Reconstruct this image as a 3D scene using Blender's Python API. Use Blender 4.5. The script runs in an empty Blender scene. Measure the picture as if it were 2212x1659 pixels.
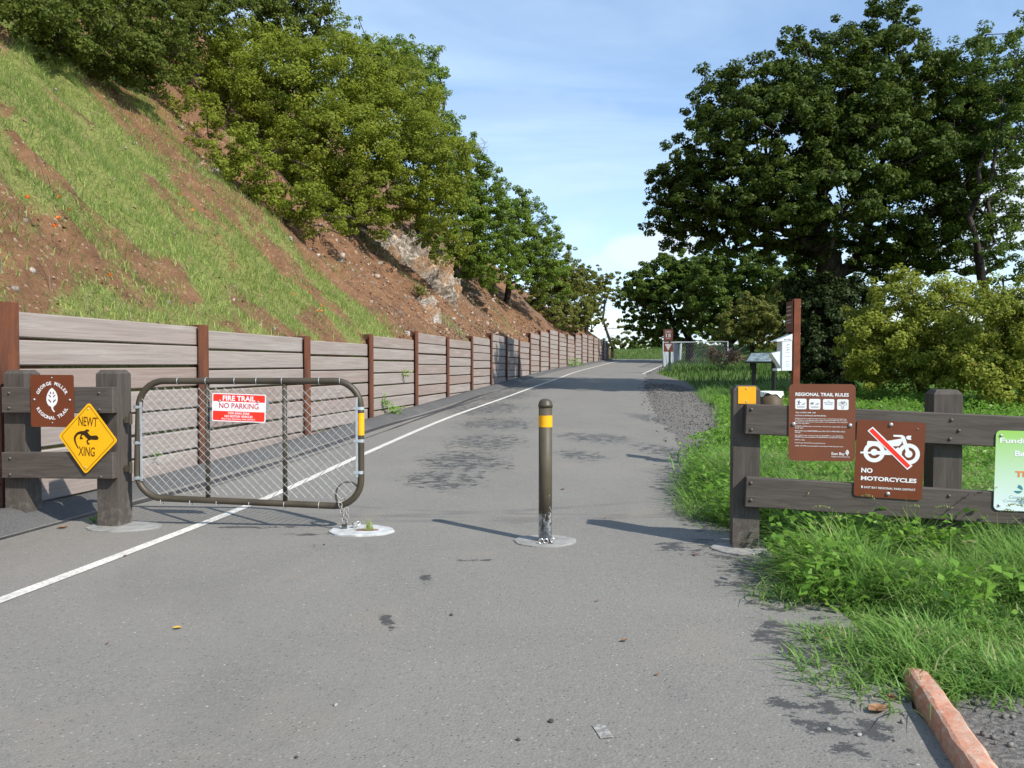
import bpy, bmesh, math, random
import numpy as np
from mathutils import Vector, Matrix

random.seed(5)
rng = np.random.default_rng(11)
SC = bpy.context.scene
COL = SC.collection

# ------------------------------------------------------------------ camera, sky, sun, exposure
CAM_H = 1.52
PITCH = math.radians(1.36)
FPX, CX, CY = 1728.0, 1106.0, 829.5            # focal length and centre in photo units (2212 x 1659)
cam_d = bpy.data.cameras.new('camera')
cam_d.sensor_width = 36.0
cam_d.lens = FPX / 2212.0 * 36.0
cam_d.clip_start = 0.05
cam_d.clip_end = 3000.0
cam = bpy.data.objects.new('camera', cam_d)
cam.location = (0, 0, CAM_H)
cam.rotation_euler = (math.radians(90) - PITCH, 0, 0)
COL.objects.link(cam)
SC.camera = cam

SUN_EL = math.radians(40.9)
SUN_TO = Vector((0.735, -0.678, 0)).normalized()          # horizontal direction towards the sun
sun_vec = Vector((SUN_TO.x * math.cos(SUN_EL), SUN_TO.y * math.cos(SUN_EL), math.sin(SUN_EL)))
sd = bpy.data.lights.new('sun', 'SUN')
sd.energy = 4.0
sd.angle = math.radians(0.6)
sd.color = (1.0, 0.95, 0.86)
sun = bpy.data.objects.new('sun', sd)
sun.rotation_euler = (-sun_vec).to_track_quat('-Z', 'Y').to_euler()
sun.location = (8, -8, 12)
COL.objects.link(sun)

world = bpy.data.worlds.new('World')
SC.world = world
world.use_nodes = True
wn, wl = world.node_tree.nodes, world.node_tree.links
wn.clear()
w_out = wn.new('ShaderNodeOutputWorld')
w_bg = wn.new('ShaderNodeBackground')
w_bg.inputs['Strength'].default_value = 0.15
w_sky = wn.new('ShaderNodeTexSky')
w_sky.sky_type = 'NISHITA'
w_sky.sun_disc = False
w_sky.sun_elevation = SUN_EL
w_sky.sun_rotation = math.atan2(SUN_TO.x, SUN_TO.y)
w_sky.air_density = 1.0
w_sky.dust_density = 0.25
w_sky.ozone_density = 2.2


def wmath(op, a, b=None, c=None):
    n = wn.new('ShaderNodeMath')
    n.operation = op
    for i, v in enumerate((a, b, c)):
        if v is None:
            continue
        if isinstance(v, (int, float)):
            n.inputs[i].default_value = v
        else:
            wl.new(v, n.inputs[i])
    return n.outputs[0]


# thin high cloud over the whole dome, projected on a flat layer so that it streaks towards the horizon
w_tc = wn.new('ShaderNodeTexCoord')
w_sep = wn.new('ShaderNodeSeparateXYZ')
wl.new(w_tc.outputs['Generated'], w_sep.inputs[0])
zc = wmath('MAXIMUM', w_sep.outputs['Z'], 0.0)
zden = wmath('ADD', zc, 0.16)
px = wmath('DIVIDE', w_sep.outputs['X'], zden)
py = wmath('DIVIDE', w_sep.outputs['Y'], zden)
w_cmb = wn.new('ShaderNodeCombineXYZ')
wl.new(wmath('MULTIPLY', px, 0.55), w_cmb.inputs[0])
wl.new(py, w_cmb.inputs[1])
w_n1 = wn.new('ShaderNodeTexNoise')
w_n1.inputs['Scale'].default_value = 1.15
w_n1.inputs['Detail'].default_value = 7.0
w_n1.inputs['Roughness'].default_value = 0.55
w_n1.inputs['Distortion'].default_value = 0.5
wl.new(w_cmb.outputs[0], w_n1.inputs['Vector'])
w_r1 = wn.new('ShaderNodeMapRange')
w_r1.interpolation_type = 'SMOOTHSTEP'
w_r1.inputs['From Min'].default_value = 0.40
w_r1.inputs['From Max'].default_value = 0.68
w_r1.inputs['To Min'].default_value = 0.06
w_r1.inputs['To Max'].default_value = 0.85
wl.new(w_n1.outputs['Fac'], w_r1.inputs['Value'])
# low cumulus band just above the horizon
w_cmb2 = wn.new('ShaderNodeCombineXYZ')
wl.new(w_sep.outputs['X'], w_cmb2.inputs[0])
wl.new(w_sep.outputs['Y'], w_cmb2.inputs[1])
wl.new(wmath('MULTIPLY', w_sep.outputs['Z'], 2.4), w_cmb2.inputs[2])
w_n2 = wn.new('ShaderNodeTexNoise')
w_n2.inputs['Scale'].default_value = 5.2
w_n2.inputs['Detail'].default_value = 6.0
w_n2.inputs['Roughness'].default_value = 0.52
wl.new(w_cmb2.outputs[0], w_n2.inputs['Vector'])
w_band = wn.new('ShaderNodeMapRange')
w_band.interpolation_type = 'SMOOTHSTEP'
w_band.inputs['From Min'].default_value = 0.30
w_band.inputs['From Max'].default_value = 0.12
wl.new(w_sep.outputs['Z'], w_band.inputs['Value'])
w_r2 = wn.new('ShaderNodeMapRange')
w_r2.interpolation_type = 'SMOOTHSTEP'
w_r2.inputs['From Min'].default_value = 0.50
w_r2.inputs['From Max'].default_value = 0.62
wl.new(w_n2.outputs['Fac'], w_r2.inputs['Value'])
cum = wmath('MULTIPLY', w_band.outputs[0], w_r2.outputs[0])
cum = wmath('MULTIPLY', cum, 0.35)
az = wmath('ARCTAN2', w_sep.outputs['X'], w_sep.outputs['Y'])
w_n3 = wn.new('ShaderNodeTexNoise')
w_n3.inputs['Scale'].default_value = 14.0
w_n3.inputs['Detail'].default_value = 6.0
wl.new(w_tc.outputs['Generated'], w_n3.inputs['Vector'])
puff = None
for a0, z0, ra_, rz_, k0 in ((.158, .138, .045, .022, 1.0), (.195, .150, .04, .03, 1.0), (.12, .128, .03, .010, .6), (.55, .17, .12, .05, 1.0), (.45, .12, .10, .03, .8), (.02, .30, .20, .022, .18)):
    u = wmath('DIVIDE', wmath('SUBTRACT', az, a0), ra_)
    v = wmath('DIVIDE', wmath('SUBTRACT', w_sep.outputs['Z'], z0), rz_)
    d = wmath('SQRT', wmath('ADD', wmath('MULTIPLY', u, u), wmath('MULTIPLY', v, v)))
    d = wmath('ADD', d, wmath('MULTIPLY', wmath('SUBTRACT', w_n3.outputs['Fac'], .5), 1.6))
    mr = wn.new('ShaderNodeMapRange')
    mr.interpolation_type = 'SMOOTHSTEP'
    mr.inputs['From Min'].default_value = 1.05
    mr.inputs['From Max'].default_value = .45
    wl.new(d, mr.inputs['Value'])
    e = wmath('MULTIPLY', mr.outputs[0], k0)
    puff = e if puff is None else wmath('MAXIMUM', puff, e)
cum = wmath('MAXIMUM', cum, wmath('MULTIPLY', puff, .9))
w_mix = wn.new('ShaderNodeMixRGB')
w_mix.inputs['Color2'].default_value = (3.25, 4.25, 5.3, 1)
wl.new(w_r1.outputs[0], w_mix.inputs['Fac'])
wl.new(w_sky.outputs[0], w_mix.inputs['Color1'])
w_mix2 = wn.new('ShaderNodeMixRGB')
w_mix2.inputs['Color2'].default_value = (4.0, 4.5, 5.1, 1)
wl.new(cum, w_mix2.inputs['Fac'])
wl.new(w_mix.outputs[0], w_mix2.inputs['Color1'])
wl.new(w_mix2.outputs[0], w_bg.inputs['Color'])
wl.new(w_bg.outputs[0], w_out.inputs['Surface'])

vs = SC.view_settings
vs.view_transform = 'Standard'
vs.look = 'None'
vs.exposure = 0.58
vs.gamma = 1.0
vs.use_curve_mapping = False
SC.cycles.use_denoising = True
SC.cycles.max_bounces = 6
SC.cycles.diffuse_bounces = 3
SC.cycles.glossy_bounces = 2
SC.cycles.transmission_bounces = 3
SC.cycles.caustics_reflective = False
SC.cycles.caustics_refractive = False


# ------------------------------------------------------------------ helpers: pixels, terrain
def ray(x, y):
    a = (x - CX) / FPX
    b = (CY - y) / FPX
    yy = math.cos(PITCH) + b * math.sin(PITCH)
    return a / yy, (-math.sin(PITCH) + b * math.cos(PITCH)) / yy


def at(x, y, Y):
    a, b = ray(x, y)
    return Vector((a * Y, Y, CAM_H + b * Y))


def rz(Y):
    Y = np.asarray(Y, float)
    k = np.where(Y < 8, 0, np.where(Y < 10, .0225 * (Y - 8) ** 2 / 4, .0225 * (Y - 9)))
    z = .008 * Y + k
    return np.where(Y > 72, .008 * 72 + .0225 * 63 + .012 * (np.minimum(Y, 100) - 72), z)


def hit(x, y):
    a, b = ray(x, y)
    Y = np.arange(2, 120, .01)
    i = np.argmax(CAM_H + b * Y <= rz(Y))
    return Vector((a * Y[i], Y[i], float(rz(Y[i]))))


def vnoise(x, y, seed=0):
    x = np.asarray(x, float) + seed * 17.31
    y = np.asarray(y, float) + seed * 9.77
    xi, yi = np.floor(x).astype(np.int64), np.floor(y).astype(np.int64)
    fx, fy = x - xi, y - yi
    fx, fy = fx * fx * (3 - 2 * fx), fy * fy * (3 - 2 * fy)

    def h(i, j):
        n = (i * 374761393 + j * 668265263 + seed * 1442695) & 0x7fffffff
        n = ((n ^ (n >> 13)) * 1274126177) & 0x7fffffff
        return ((n ^ (n >> 16)) & 0xffff) / 65535.0
    return (h(xi, yi) * (1 - fx) + h(xi + 1, yi) * fx) * (1 - fy) + (h(xi, yi + 1) * (1 - fx) + h(xi + 1, yi + 1) * fx) * fy


def fbm(x, y, seed=0, o=4):
    s, a, t = 0, .5, 0
    for k in range(o):
        s = s + a * vnoise(np.asarray(x) * 2 ** k, np.asarray(y) * 2 ** k, seed + k)
        t += a
        a *= .5
    return s / t


def sstep(v, a, b):
    t = np.clip((np.asarray(v, float) - a) / (b - a), 0, 1)
    return t * t * (3 - 2 * t)


# retaining wall line: post pixel columns and depths, top of each bay
PX = [22, 441, 665, 803, 901, 969, 1021, 1063, 1096, 1123, 1146.5, 1168, 1188, 1208, 1226, 1243, 1258, 1270.5, 1283, 1294.5, 1304, 1312]
PY = [3.15 * (i + 2.388) for i in range(13)] + [48.3, 51.3, 54.2, 57, 60, 62.6, 65.2, 67.6, 70]
TOPS = [2.03, 1.99, 1.95, 2.15, 2.34, 2.28, 2.47, 2.67, 2.64, 2.60, 3.09, 3.32, 3.52, 3.48, 3.45, 3.6, 3.75, 3.71, 3.68, 3.65, 3.6]
POSTS = [((x - CX) / FPX * Y * .9997, Y) for x, Y in zip(PX, PY)]
WD = (Vector(POSTS[12]) - Vector(POSTS[0])).normalized()     # direction of the straight part
WOFF = np.array([-WD.y, WD.x])                               # uphill direction
_pb = Vector(POSTS[0])
WPOLY = [tuple(_pb - WD * 9.45), tuple(_pb - WD * 6.3), tuple(_pb - WD * 3.15)] + POSTS + [(9.15, 74), (9.0, 79), (7, 86), (2, 94), (-10, 104), (-34, 116)]
WTOP = [1.5, 1.95, 2.03] + [TOPS[0]] + [.5 * (TOPS[i] + TOPS[i - 1]) for i in range(1, 21)] + [3.5] + [3.0, 2.9, 2.8, 2.8, 2.8, 2.8]
WPA = np.array(WPOLY)
WQ = -WPA[:, 0] * WOFF[1] + WPA[:, 1] * -WOFF[0]
WQ = WPA @ np.array([WD.x, WD.y])
WTA = np.array(WTOP)


def wall_x(Y):
    return np.interp(Y, WPA[:26, 1], WPA[:26, 0])


def hill_uv(X, Y):
    q = np.asarray(X) * WD.x + np.asarray(Y) * WD.y
    bx = np.interp(q, WQ, WPA[:, 0])
    by = np.interp(q, WQ, WPA[:, 1])
    return q, (np.asarray(X) - bx) * WOFF[0] + (np.asarray(Y) - by) * WOFF[1]


def hill_z(q, s):
    q = np.asarray(q, float)
    s = np.asarray(s, float)
    top = np.interp(q, WQ, WTA)
    sc = np.maximum(s, 0)
    rise = np.where(sc < 15, .93 * sc, .93 * 15 + 9 * (1 - np.exp(-(np.maximum(sc, 15) - 15) * .93 / 9)))
    fade = np.interp(q, [-20, 48, 58, 74, 95, 130], [1, 1, .85, .5, .3, .2])
    n = 1.2 * (fbm(q * .22, s * .18, 3) - .5) + .65 * (fbm(q * .7, s * .6, 5) - .5) - .85 * np.abs(fbm(q * .9, s * .34, 8, 4) - .5) * 2
    n = n + .16 * (fbm(q * 3.0, s * 2.6, 21, 3) - .5)
    n = n - .55 * np.exp(-((q - 19.6 - .12 * s - 1.2 * (fbm(s * .7, q * 0 + 1.5, 27) - .5)) / .55) ** 2) * sstep(s, 1.0, 3.0)
    n = n - .35 * np.exp(-((q - 23.6 - 1.4 * (fbm(s * .6, q * 0 + 6.5, 28) - .5)) / .5) ** 2) - .4 * np.exp(-((q - 30 - 2.0 * (fbm(s * .5, q * 0 + 9.5, 29) - .5)) / .8) ** 2)
    return top - .14 + rise * fade + n * sstep(sc, 0, 1.6) * .8


def hill_at(X, Y):
    q, s = hill_uv(X, Y)
    return hill_z(q, s)


def hillhit(x, y, Y0=6., Y1=80.):
    a, b = ray(x, y)
    Y = np.arange(Y0, Y1, .02)
    q, s = hill_uv(a * Y, Y)
    d = (CAM_H + b * Y <= hill_z(q, s)) & (s > .1)
    i = int(np.argmax(d)) if d.any() else len(Y) // 3
    return Vector((a * Y[i], Y[i], float(hill_z(q[i], s[i]))))


# road edges
R_Y = np.array([-12, 1, 2.9, 3.7, 4.6, 5.7, 7.0, 9.4, 12, 15, 18, 26, 34, 42.4, 52, 60, 69, 74])
R_X = np.array([1.5, 1.55, 1.62, 1.78, 1.92, 2.1, 2.15, 2.3, 2.65, 2.95, 3.25, 4.35, 5.65, 7.15, 9.75, 12.0, 14.3, 15.0])
G_Y = np.array([3.5, 4.6, 5.7, 6.3, 7.0, 7.5, 8.2, 9.4, 11.3, 12.5, 13.3, 14.5, 16.5, 18.1, 20, 24, 26, 34, 42, 52, 70, 80])
G_X = np.array([1.46, 1.60, 1.84, 2.04, 1.98, 1.78, 1.86, 2.10, 2.35, 2.9, 3.4, 3.8, 4.25, 4.65, 5.2, 5.7, 6.1, 7.4, 7.5, 10.1, 14.9, 16.5])


def ground_z(X, Y):
    X = np.asarray(X, float)
    Y = np.asarray(Y, float)
    e = X - np.interp(Y, R_Y, R_X)
    z = rz(Y) - .03
    z = z + .03 * sstep(e, .0, .3) - .05 * sstep(e, .4, 2.2) * sstep(Y, 3, 6)
    z = z + .26 * sstep(e, 1.5, 8) * sstep(Y, 9, 22) + .06 * (fbm(X * .8, Y * .8, 31) - .5) * sstep(e, .2, 1.0)
    d = (X - 14.5) * .74 + (Y - 76) * .67
    z = z + 1.15 * sstep(d, .6, 9) * sstep(Y, 60, 74) - np.maximum(d - 26, 0) * .10
    ql, s = hill_uv(X, Y)
    z = np.where(s > -.05, z - .5, z)
    return np.maximum(z, -12)


def ghit(x, y):
    a, b = ray(x, y)
    Y = np.arange(2, 100, .02)
    z = ground_z(a * Y, Y)
    i = int(np.argmax(CAM_H + b * Y <= z))
    return Vector((a * Y[i], Y[i], float(z[i])))


# ------------------------------------------------------------------ helpers: materials
def newmat(name):
    m = bpy.data.materials.new(name)
    m.use_nodes = True
    nt = m.node_tree
    b = nt.nodes['Principled BSDF']
    return m, nt.nodes, nt.links, b


class NB:
    """small node builder on one material"""

    def __init__(s, name, rough=.7, spec=.3, metal=0.):
        s.m, s.n, s.l, s.b = newmat(name)
        s.b.inputs['Roughness'].default_value = rough
        s.b.inputs['Specular IOR Level'].default_value = spec
        s.b.inputs['Metallic'].default_value = metal
        s.tc = s.n.new('ShaderNodeTexCoord')

    def put(s, sock, v):
        if isinstance(v, (int, float)):
            sock.default_value = v
        elif isinstance(v, tuple):
            sock.default_value = v if len(v) == len(sock.default_value) else v + (1,)
        else:
            s.l.new(v, sock)

    def math(s, op, a, b=None, c=None):
        n = s.n.new('ShaderNodeMath')
        n.operation = op
        for i, v in enumerate((a, b, c)):
            if v is not None:
                s.put(n.inputs[i], v)
        return n.outputs[0]

    def map(s, scale=(1, 1, 1), loc=(0, 0, 0), rot=(0, 0, 0), src='Object', vec=None):
        n = s.n.new('ShaderNodeMapping')
        n.inputs['Scale'].default_value = scale
        n.inputs['Location'].default_value = loc
        n.inputs['Rotation'].default_value = rot
        s.l.new(vec if vec is not None else s.tc.outputs[src], n.inputs[0])
        return n.outputs[0]

    def noise(s, scale, detail=4, rough=.55, vec=None, dist=0):
        n = s.n.new('ShaderNodeTexNoise')
        n.inputs['Scale'].default_value = scale
        n.inputs['Detail'].default_value = detail
        n.inputs['Roughness'].default_value = rough
        n.inputs['Distortion'].default_value = dist
        s.l.new(vec if vec is not None else s.tc.outputs['Object'], n.inputs['Vector'])
        return n.outputs['Fac']

    def voro(s, scale, vec=None, feat='F1', out='Distance'):
        n = s.n.new('ShaderNodeTexVoronoi')
        n.feature = feat
        n.inputs['Scale'].default_value = scale
        s.l.new(vec if vec is not None else s.tc.outputs['Object'], n.inputs['Vector'])
        return n.outputs[out]

    def rng(s, v, a, b, c=0., d=1., smooth=True):
        n = s.n.new('ShaderNodeMapRange')
        if smooth:
            n.interpolation_type = 'SMOOTHSTEP'
        n.inputs['From Min'].default_value = a
        n.inputs['From Max'].default_value = b
        n.inputs['To Min'].default_value = c
        n.inputs['To Max'].default_value = d
        s.put(n.inputs['Value'], v)
        return n.outputs[0]

    def mix(s, f, a, b, mode='MIX'):
        n = s.n.new('ShaderNodeMixRGB')
        n.blend_type = mode
        s.put(n.inputs['Fac'], f)
        s.put(n.inputs['Color1'], a)
        s.put(n.inputs['Color2'], b)
        return n.outputs[0]

    def attr(s, name):
        n = s.n.new('ShaderNodeAttribute')
        n.attribute_name = name
        return n.outputs['Fac']

    def rand(s):
        return s.n.new('ShaderNodeObjectInfo').outputs['Random']

    def col(s, v):
        s.put(s.b.inputs['Base Color'], v)

    def bump(s, h, strength=.3, dist=.01):
        n = s.n.new('ShaderNodeBump')
        n.inputs['Strength'].default_value = strength
        n.inputs['Distance'].default_value = dist
        s.put(n.inputs['Height'], h)
        s.l.new(n.outputs[0], s.b.inputs['Normal'])


def simple(name, c, rough=.6, spec=.3, metal=0., var=.12, scale=14.):
    k = NB(name, rough, spec, metal)
    f = k.noise(scale, 5, .6)
    k.col(k.mix(k.rng(f, .3, .7), tuple(v * (1 - var) for v in c), tuple(min(1, v * (1 + var)) for v in c)))
    return k.m


M = {}


def leaf_mat(name, dark, light, odd, trans=.28, oddf=.04, rough=.55):
    k = NB(name, rough, .16)
    t = k.attr('tint')
    c = k.mix(k.rng(t, 0, 1, smooth=False), dark, light)
    big = k.rng(k.noise(.55, 3), .35, .65)
    c = k.mix(k.math('MULTIPLY', big, .35), c, light)
    c = k.mix(k.math('GREATER_THAN', t, 1 - oddf), c, odd)
    k.col(c)
    tr = k.n.new('ShaderNodeBsdfTranslucent')
    k.l.new(k.mix(.5, c, tuple(min(1, v * 1.5) for v in light)), tr.inputs[0])
    mx = k.n.new('ShaderNodeMixShader')
    mx.inputs[0].default_value = trans
    k.l.new(k.b.outputs[0], mx.inputs[1])
    k.l.new(tr.outputs[0], mx.inputs[2])
    k.l.new(mx.outputs[0], k.n['Material Output'].inputs[0])
    return k.m


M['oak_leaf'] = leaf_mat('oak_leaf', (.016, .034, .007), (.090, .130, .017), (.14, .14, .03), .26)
M['hill_leaf'] = leaf_mat('hill_leaf', (.070, .098, .014), (.265, .310, .036), (.32, .22, .04), .40)
M['hill_leaf_b'] = leaf_mat('hill_leaf_b', (.070, .125, .018), (.190, .270, .040), (.20, .19, .03), .40)
M['hill_leaf_dark'] = leaf_mat('hill_leaf_dark', (.034, .060, .012), (.150, .185, .030), (.24, .13, .045), .33, .05)
M['olive_leaf'] = leaf_mat('olive_leaf', (.070, .085, .020), (.205, .215, .048), (.17, .13, .05), .36)
M['bush_leaf'] = leaf_mat('bush_leaf', (.110, .150, .018), (.32, .35, .055), (.28, .16, .05), .38, .06)
M['far_leaf'] = leaf_mat('far_leaf', (.028, .060, .012), (.130, .190, .028), (.18, .16, .04), .35)
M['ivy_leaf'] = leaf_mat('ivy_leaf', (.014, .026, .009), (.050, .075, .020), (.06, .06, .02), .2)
M['grass'] = leaf_mat('grass', (.060, .165, .030), (.26, .42, .105), (.42, .42, .20), .42, .06, .36)
M['hill_grass'] = leaf_mat('hill_grass', (.17, .245, .055), (.44, .52, .17), (.40, .34, .18), .42, .10, .5)
M['weed'] = leaf_mat('weed', (.085, .19, .024), (.22, .39, .06), (.24, .32, .07), .4, .05, .36)
M['bank_grass'] = leaf_mat('bank_grass', (.030, .075, .014), (.10, .18, .035), (.16, .17, .06), .35, .05, .45)  # darker than the other grass: the bank's part shade is in the colour
M['litter'] = leaf_mat('litter', (.13, .070, .038), (.29, .19, .12), (.42, .34, .26), .05, .06, .8)
M['dry_twig'] = simple('dry_twig', (.17, .135, .115), .9)
M['seed'] = leaf_mat('seed', (.18, .24, .07), (.34, .38, .16), (.4, .38, .2), .3)

k = NB('bark', .9, .15)
b1 = k.noise(6, 6, .65, k.map((1, 1, .25)))
k.col(k.mix(k.rng(b1, .35, .68), (.018, .014, .011), (.075, .062, .05)))
k.bump(b1, .6, .03)
M['bark'] = k.m

# asphalt
k = NB('asphalt', .82, .28)
obj = k.tc.outputs['Object']
fine = k.noise(150, 3, .7)
mid = k.noise(28, 4, .6)
big = k.noise(.55, 5, .6, None, .6)
c = k.mix(k.rng(fine, .25, .75), (.146, .138, .124), (.268, .253, .226))
c = k.mix(k.math('MULTIPLY', k.rng(mid, .35, .7), .35), c, (.140, .133, .121))
c = k.mix(k.math('MULTIPLY', k.rng(big, .40, .68), .45), c, (.235, .218, .190))
c = k.mix(k.math('MULTIPLY', k.rng(k.noise(.8, 6, .65, k.map((1, .6, 1), (11, 5, 0)), .8), .48, .72), .20), c, (.115, .110, .103))
c = k.mix(k.math('MULTIPLY', k.rng(k.noise(.9, 3, .6, k.map((1, 1, 1), (7, 3, 0))), .55, .75), .28), c, (.27, .225, .17))
vc = k.voro(62, None, 'F1', 'Distance')
vcol = k.voro(62, None, 'F1', 'Color')
sp = k.n.new('ShaderNodeSeparateColor')
k.l.new(vcol, sp.inputs[0])
speck = k.math('MULTIPLY', k.math('LESS_THAN', vc, .30), k.math('GREATER_THAN', sp.outputs[0], .955))
c = k.mix(k.math('MULTIPLY', speck, .55), c, (.45, .43, .39))
dsp = k.math('MULTIPLY', k.math('LESS_THAN', vc, .34), k.math('LESS_THAN', sp.outputs[1], .10))
c = k.mix(k.math('MULTIPLY', dsp, .6), c, (.055, .055, .055))
vc2 = k.voro(21, None, 'F1', 'Distance')
sp2 = k.n.new('ShaderNodeSeparateColor')
k.l.new(k.voro(21, None, 'F1', 'Color'), sp2.inputs[0])
c = k.mix(k.math('MULTIPLY', k.math('MULTIPLY', k.math('LESS_THAN', vc2, .13), k.math('GREATER_THAN', sp2.outputs[0], .94)), .7), c, (.50, .47, .42))
sep = k.n.new('ShaderNodeSeparateXYZ')
k.l.new(obj, sep.inputs[0])


def region(cx, cy, rx, ry, rot=0.):
    dx = k.math('SUBTRACT', sep.outputs[0], cx)
    dy = k.math('SUBTRACT', sep.outputs[1], cy)
    ca, sa = math.cos(rot), math.sin(rot)
    u = k.math('DIVIDE', k.math('ADD', k.math('MULTIPLY', dx, ca), k.math('MULTIPLY', dy, sa)), rx)
    v = k.math('DIVIDE', k.math('SUBTRACT', k.math('MULTIPLY', dy, ca), k.math('MULTIPLY', dx, sa)), ry)
    d = k.math('SQRT', k.math('ADD', k.math('MULTIPLY', u, u), k.math('MULTIPLY', v, v)))
    return k.rng(d, .35, 1.1, 1., 0.)


stn = k.noise(10, 8, .74, k.map((.62, .9, 1)))
reg = None
for a in [(-.85, 9.9, .75, 1.0, .1), (-.65, 11.5, .95, 1.5, .1), (-.45, 13.6, 1.0, 1.7, .0), (-.35, 16.6, 1.2, 2.0, .0), (-.7, 20.5, 1.5, 3.0, -.1), (-.5, 25, 1.6, 4.0, -.15), (.6, 30, 1.7, 4.0, -.2),
          (1.45, 14.2, .8, 1.2, .3), (1.0, 12.0, .5, .9, .2), (2.45, 12.2, .55, 1.7, .25), (2.3, 10.2, .5, 1.2, .1), (3.1, 17.5, .5, 2.2, .2),
          (1.75, 5.1, .42, 1.1, .25), (1.60, 6.4, .62, .50, 0), (1.85, 7.6, .42, 1.0, 0), (1.36, 3.3, .26, .45, .3), (1.55, 4.2, .30, .7, .2), (1.95, 9.2, .4, 1.3, 0), (1.78, 5.6, .25, .8, .2),
          (-.72, 4.6, .05, .25, .35), (-.60, 5.5, .06, .35, .2), (-2.2, 7.2, .6, .10, .1), (-1.75, 6.9, .3, .07, .1), (-.3, 6.0, .2, .06, 0)]:
    r = region(*a)
    reg = r if reg is None else k.math('MAXIMUM', reg, r)
thr = k.math('SUBTRACT', .625, k.math('MULTIPLY', reg, .140))
st = k.rng(k.math('SUBTRACT', stn, thr), 0, .03)
st = k.math('MULTIPLY', st, k.rng(reg, .05, .3))
broad = k.math('MULTIPLY', reg, k.rng(k.noise(1.7, 5, .6), .35, .62))
c = k.mix(k.math('MULTIPLY', broad, .13), c, (.062, .061, .060))
c = k.mix(k.math('MULTIPLY', st, .80), c, (.038, .038, .040))
# tyre scuffs swung across the trail behind the gate
tm = None
for cx, cy, r0, w in [(-.9, 19.5, 12.05, .085), (1.1, 16.3, 8.55, .06), (-2.6, 17.2, 9.6, .09), (3.0, -1.0, 8.9, .06), (.4, 22.5, 14.9, .05)]:
    dx = k.math('SUBTRACT', sep.outputs[0], cx)
    dy = k.math('SUBTRACT', sep.outputs[1], cy)
    d = k.math('SQRT', k.math('ADD', k.math('MULTIPLY', dx, dx), k.math('MULTIPLY', dy, dy)))
    e = k.rng(k.math('ABSOLUTE', k.math('SUBTRACT', d, r0)), w * .5, w, 1., 0.)
    tm = e if tm is None else k.math('MAXIMUM', tm, e)
tmr = k.math('MULTIPLY', region(-.2, 7.9, 2.6, .9), k.rng(k.noise(2.3, 4), .3, .6))
c = k.mix(k.math('MULTIPLY', k.math('MULTIPLY', tm, tmr), .33), c, (.075, .076, .085))
k.col(c)
k.put(k.b.inputs['Roughness'], k.rng(st, 0, 1, .85, .62))
k.bump(k.math('ADD', k.math('MULTIPLY', fine, .5), k.math('MULTIPLY', vc, .6)), .55, .006)
M['asphalt'] = k.m

k = NB('berm_asphalt', .9, .25)
c = k.mix(k.rng(k.noise(90, 4, .7), .3, .7), (.062, .062, .063), (.135, .132, .13))
c = k.mix(k.math('MULTIPLY', k.rng(k.noise(1.3, 4), .45, .7), .4), c, (.15, .14, .13))
k.col(c)
k.bump(k.noise(60, 4, .7), .6, .015)
M['berm'] = k.m

k = NB('tar', .6, .35)
k.col(k.mix(k.rng(k.noise(9, 5), .3, .7), (.028, .028, .031), (.062, .062, .066)))
M['tar'] = k.m

k = NB('road_paint', .7, .3)
wear = k.rng(k.noise(38, 5, .7), .33, .52)
c = k.mix(k.rng(k.noise(3, 4), .3, .7), (.58, .555, .50), (.72, .69, .62))
k.col(k.mix(wear, (.33, .32, .30), c))
M['paint'] = k.m
k = NB('worn_paint', .8, .2)
wear = k.rng(k.noise(55, 5, .75), .45, .62)
k.col(k.mix(wear, (.185, .178, .165), (.36, .35, .325)))
M['worn_paint'] = k.m

# verge and bank soil
k = NB('soil', .95, .15)
veg = k.attr('veg')
gr = k.noise(55, 5, .7)
grav = k.mix(k.rng(gr, .3, .7), (.075, .070, .065), (.225, .212, .195))
vcg = k.voro(45, None, 'F1', 'Color')
sp = k.n.new('ShaderNodeSeparateColor')
k.l.new(vcg, sp.inputs[0])
grav = k.mix(k.math('MULTIPLY', k.math('GREATER_THAN', sp.outputs[0], .86), .6), grav, (.26, .245, .22))
grn = k.mix(k.rng(k.noise(9, 5, .7), .3, .7), (.05, .085, .018), (.12, .18, .04))
grn = k.mix(k.math('MULTIPLY', k.rng(k.noise(1.1, 4), .5, .72), .5), grn, (.10, .085, .05))
c = k.mix(k.rng(k.math('ADD', veg, k.math('MULTIPLY', k.math('SUBTRACT', k.noise(6, 5, .7), .5), .7)), .35, .65), grav, grn)
k.col(c)
k.bump(gr, .7, .02)
M['soil'] = k.m

# hillside: red brown earth, thin grass film where 'veg' says so
k = NB('earth', .95, .12)
veg = k.attr('veg')
n1 = k.noise(2.2, 6, .68)
n2 = k.noise(20, 5, .7)
c = k.mix(k.rng(n1, .3, .7), (.125, .062, .033), (.285, .148, .078))
c = k.mix(k.math('MULTIPLY', k.rng(n2, .35, .65), .5), c, (.22, .135, .082))
cs = k.voro(17, None, 'F1', 'Color')
sp = k.n.new('ShaderNodeSeparateColor')
k.l.new(cs, sp.inputs[0])
peb = k.math('MULTIPLY', k.math('LESS_THAN', k.voro(17), .33), k.math('GREATER_THAN', sp.outputs[0], .8))
c = k.mix(k.math('MULTIPLY', peb, .75), c, (.40, .30, .22))
scree = k.attr('scree')
c = k.mix(k.math('MULTIPLY', k.rng(k.math('ADD', scree, k.math('SUBTRACT', k.noise(8, 5, .75), .5)), .4, .8), .75), c, k.mix(k.rng(n2, .35, .65), (.10, .066, .044), (.27, .19, .135)))
g2 = k.mix(k.rng(k.noise(13, 5, .7), .3, .7), (.15, .185, .05), (.27, .32, .10))
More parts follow.
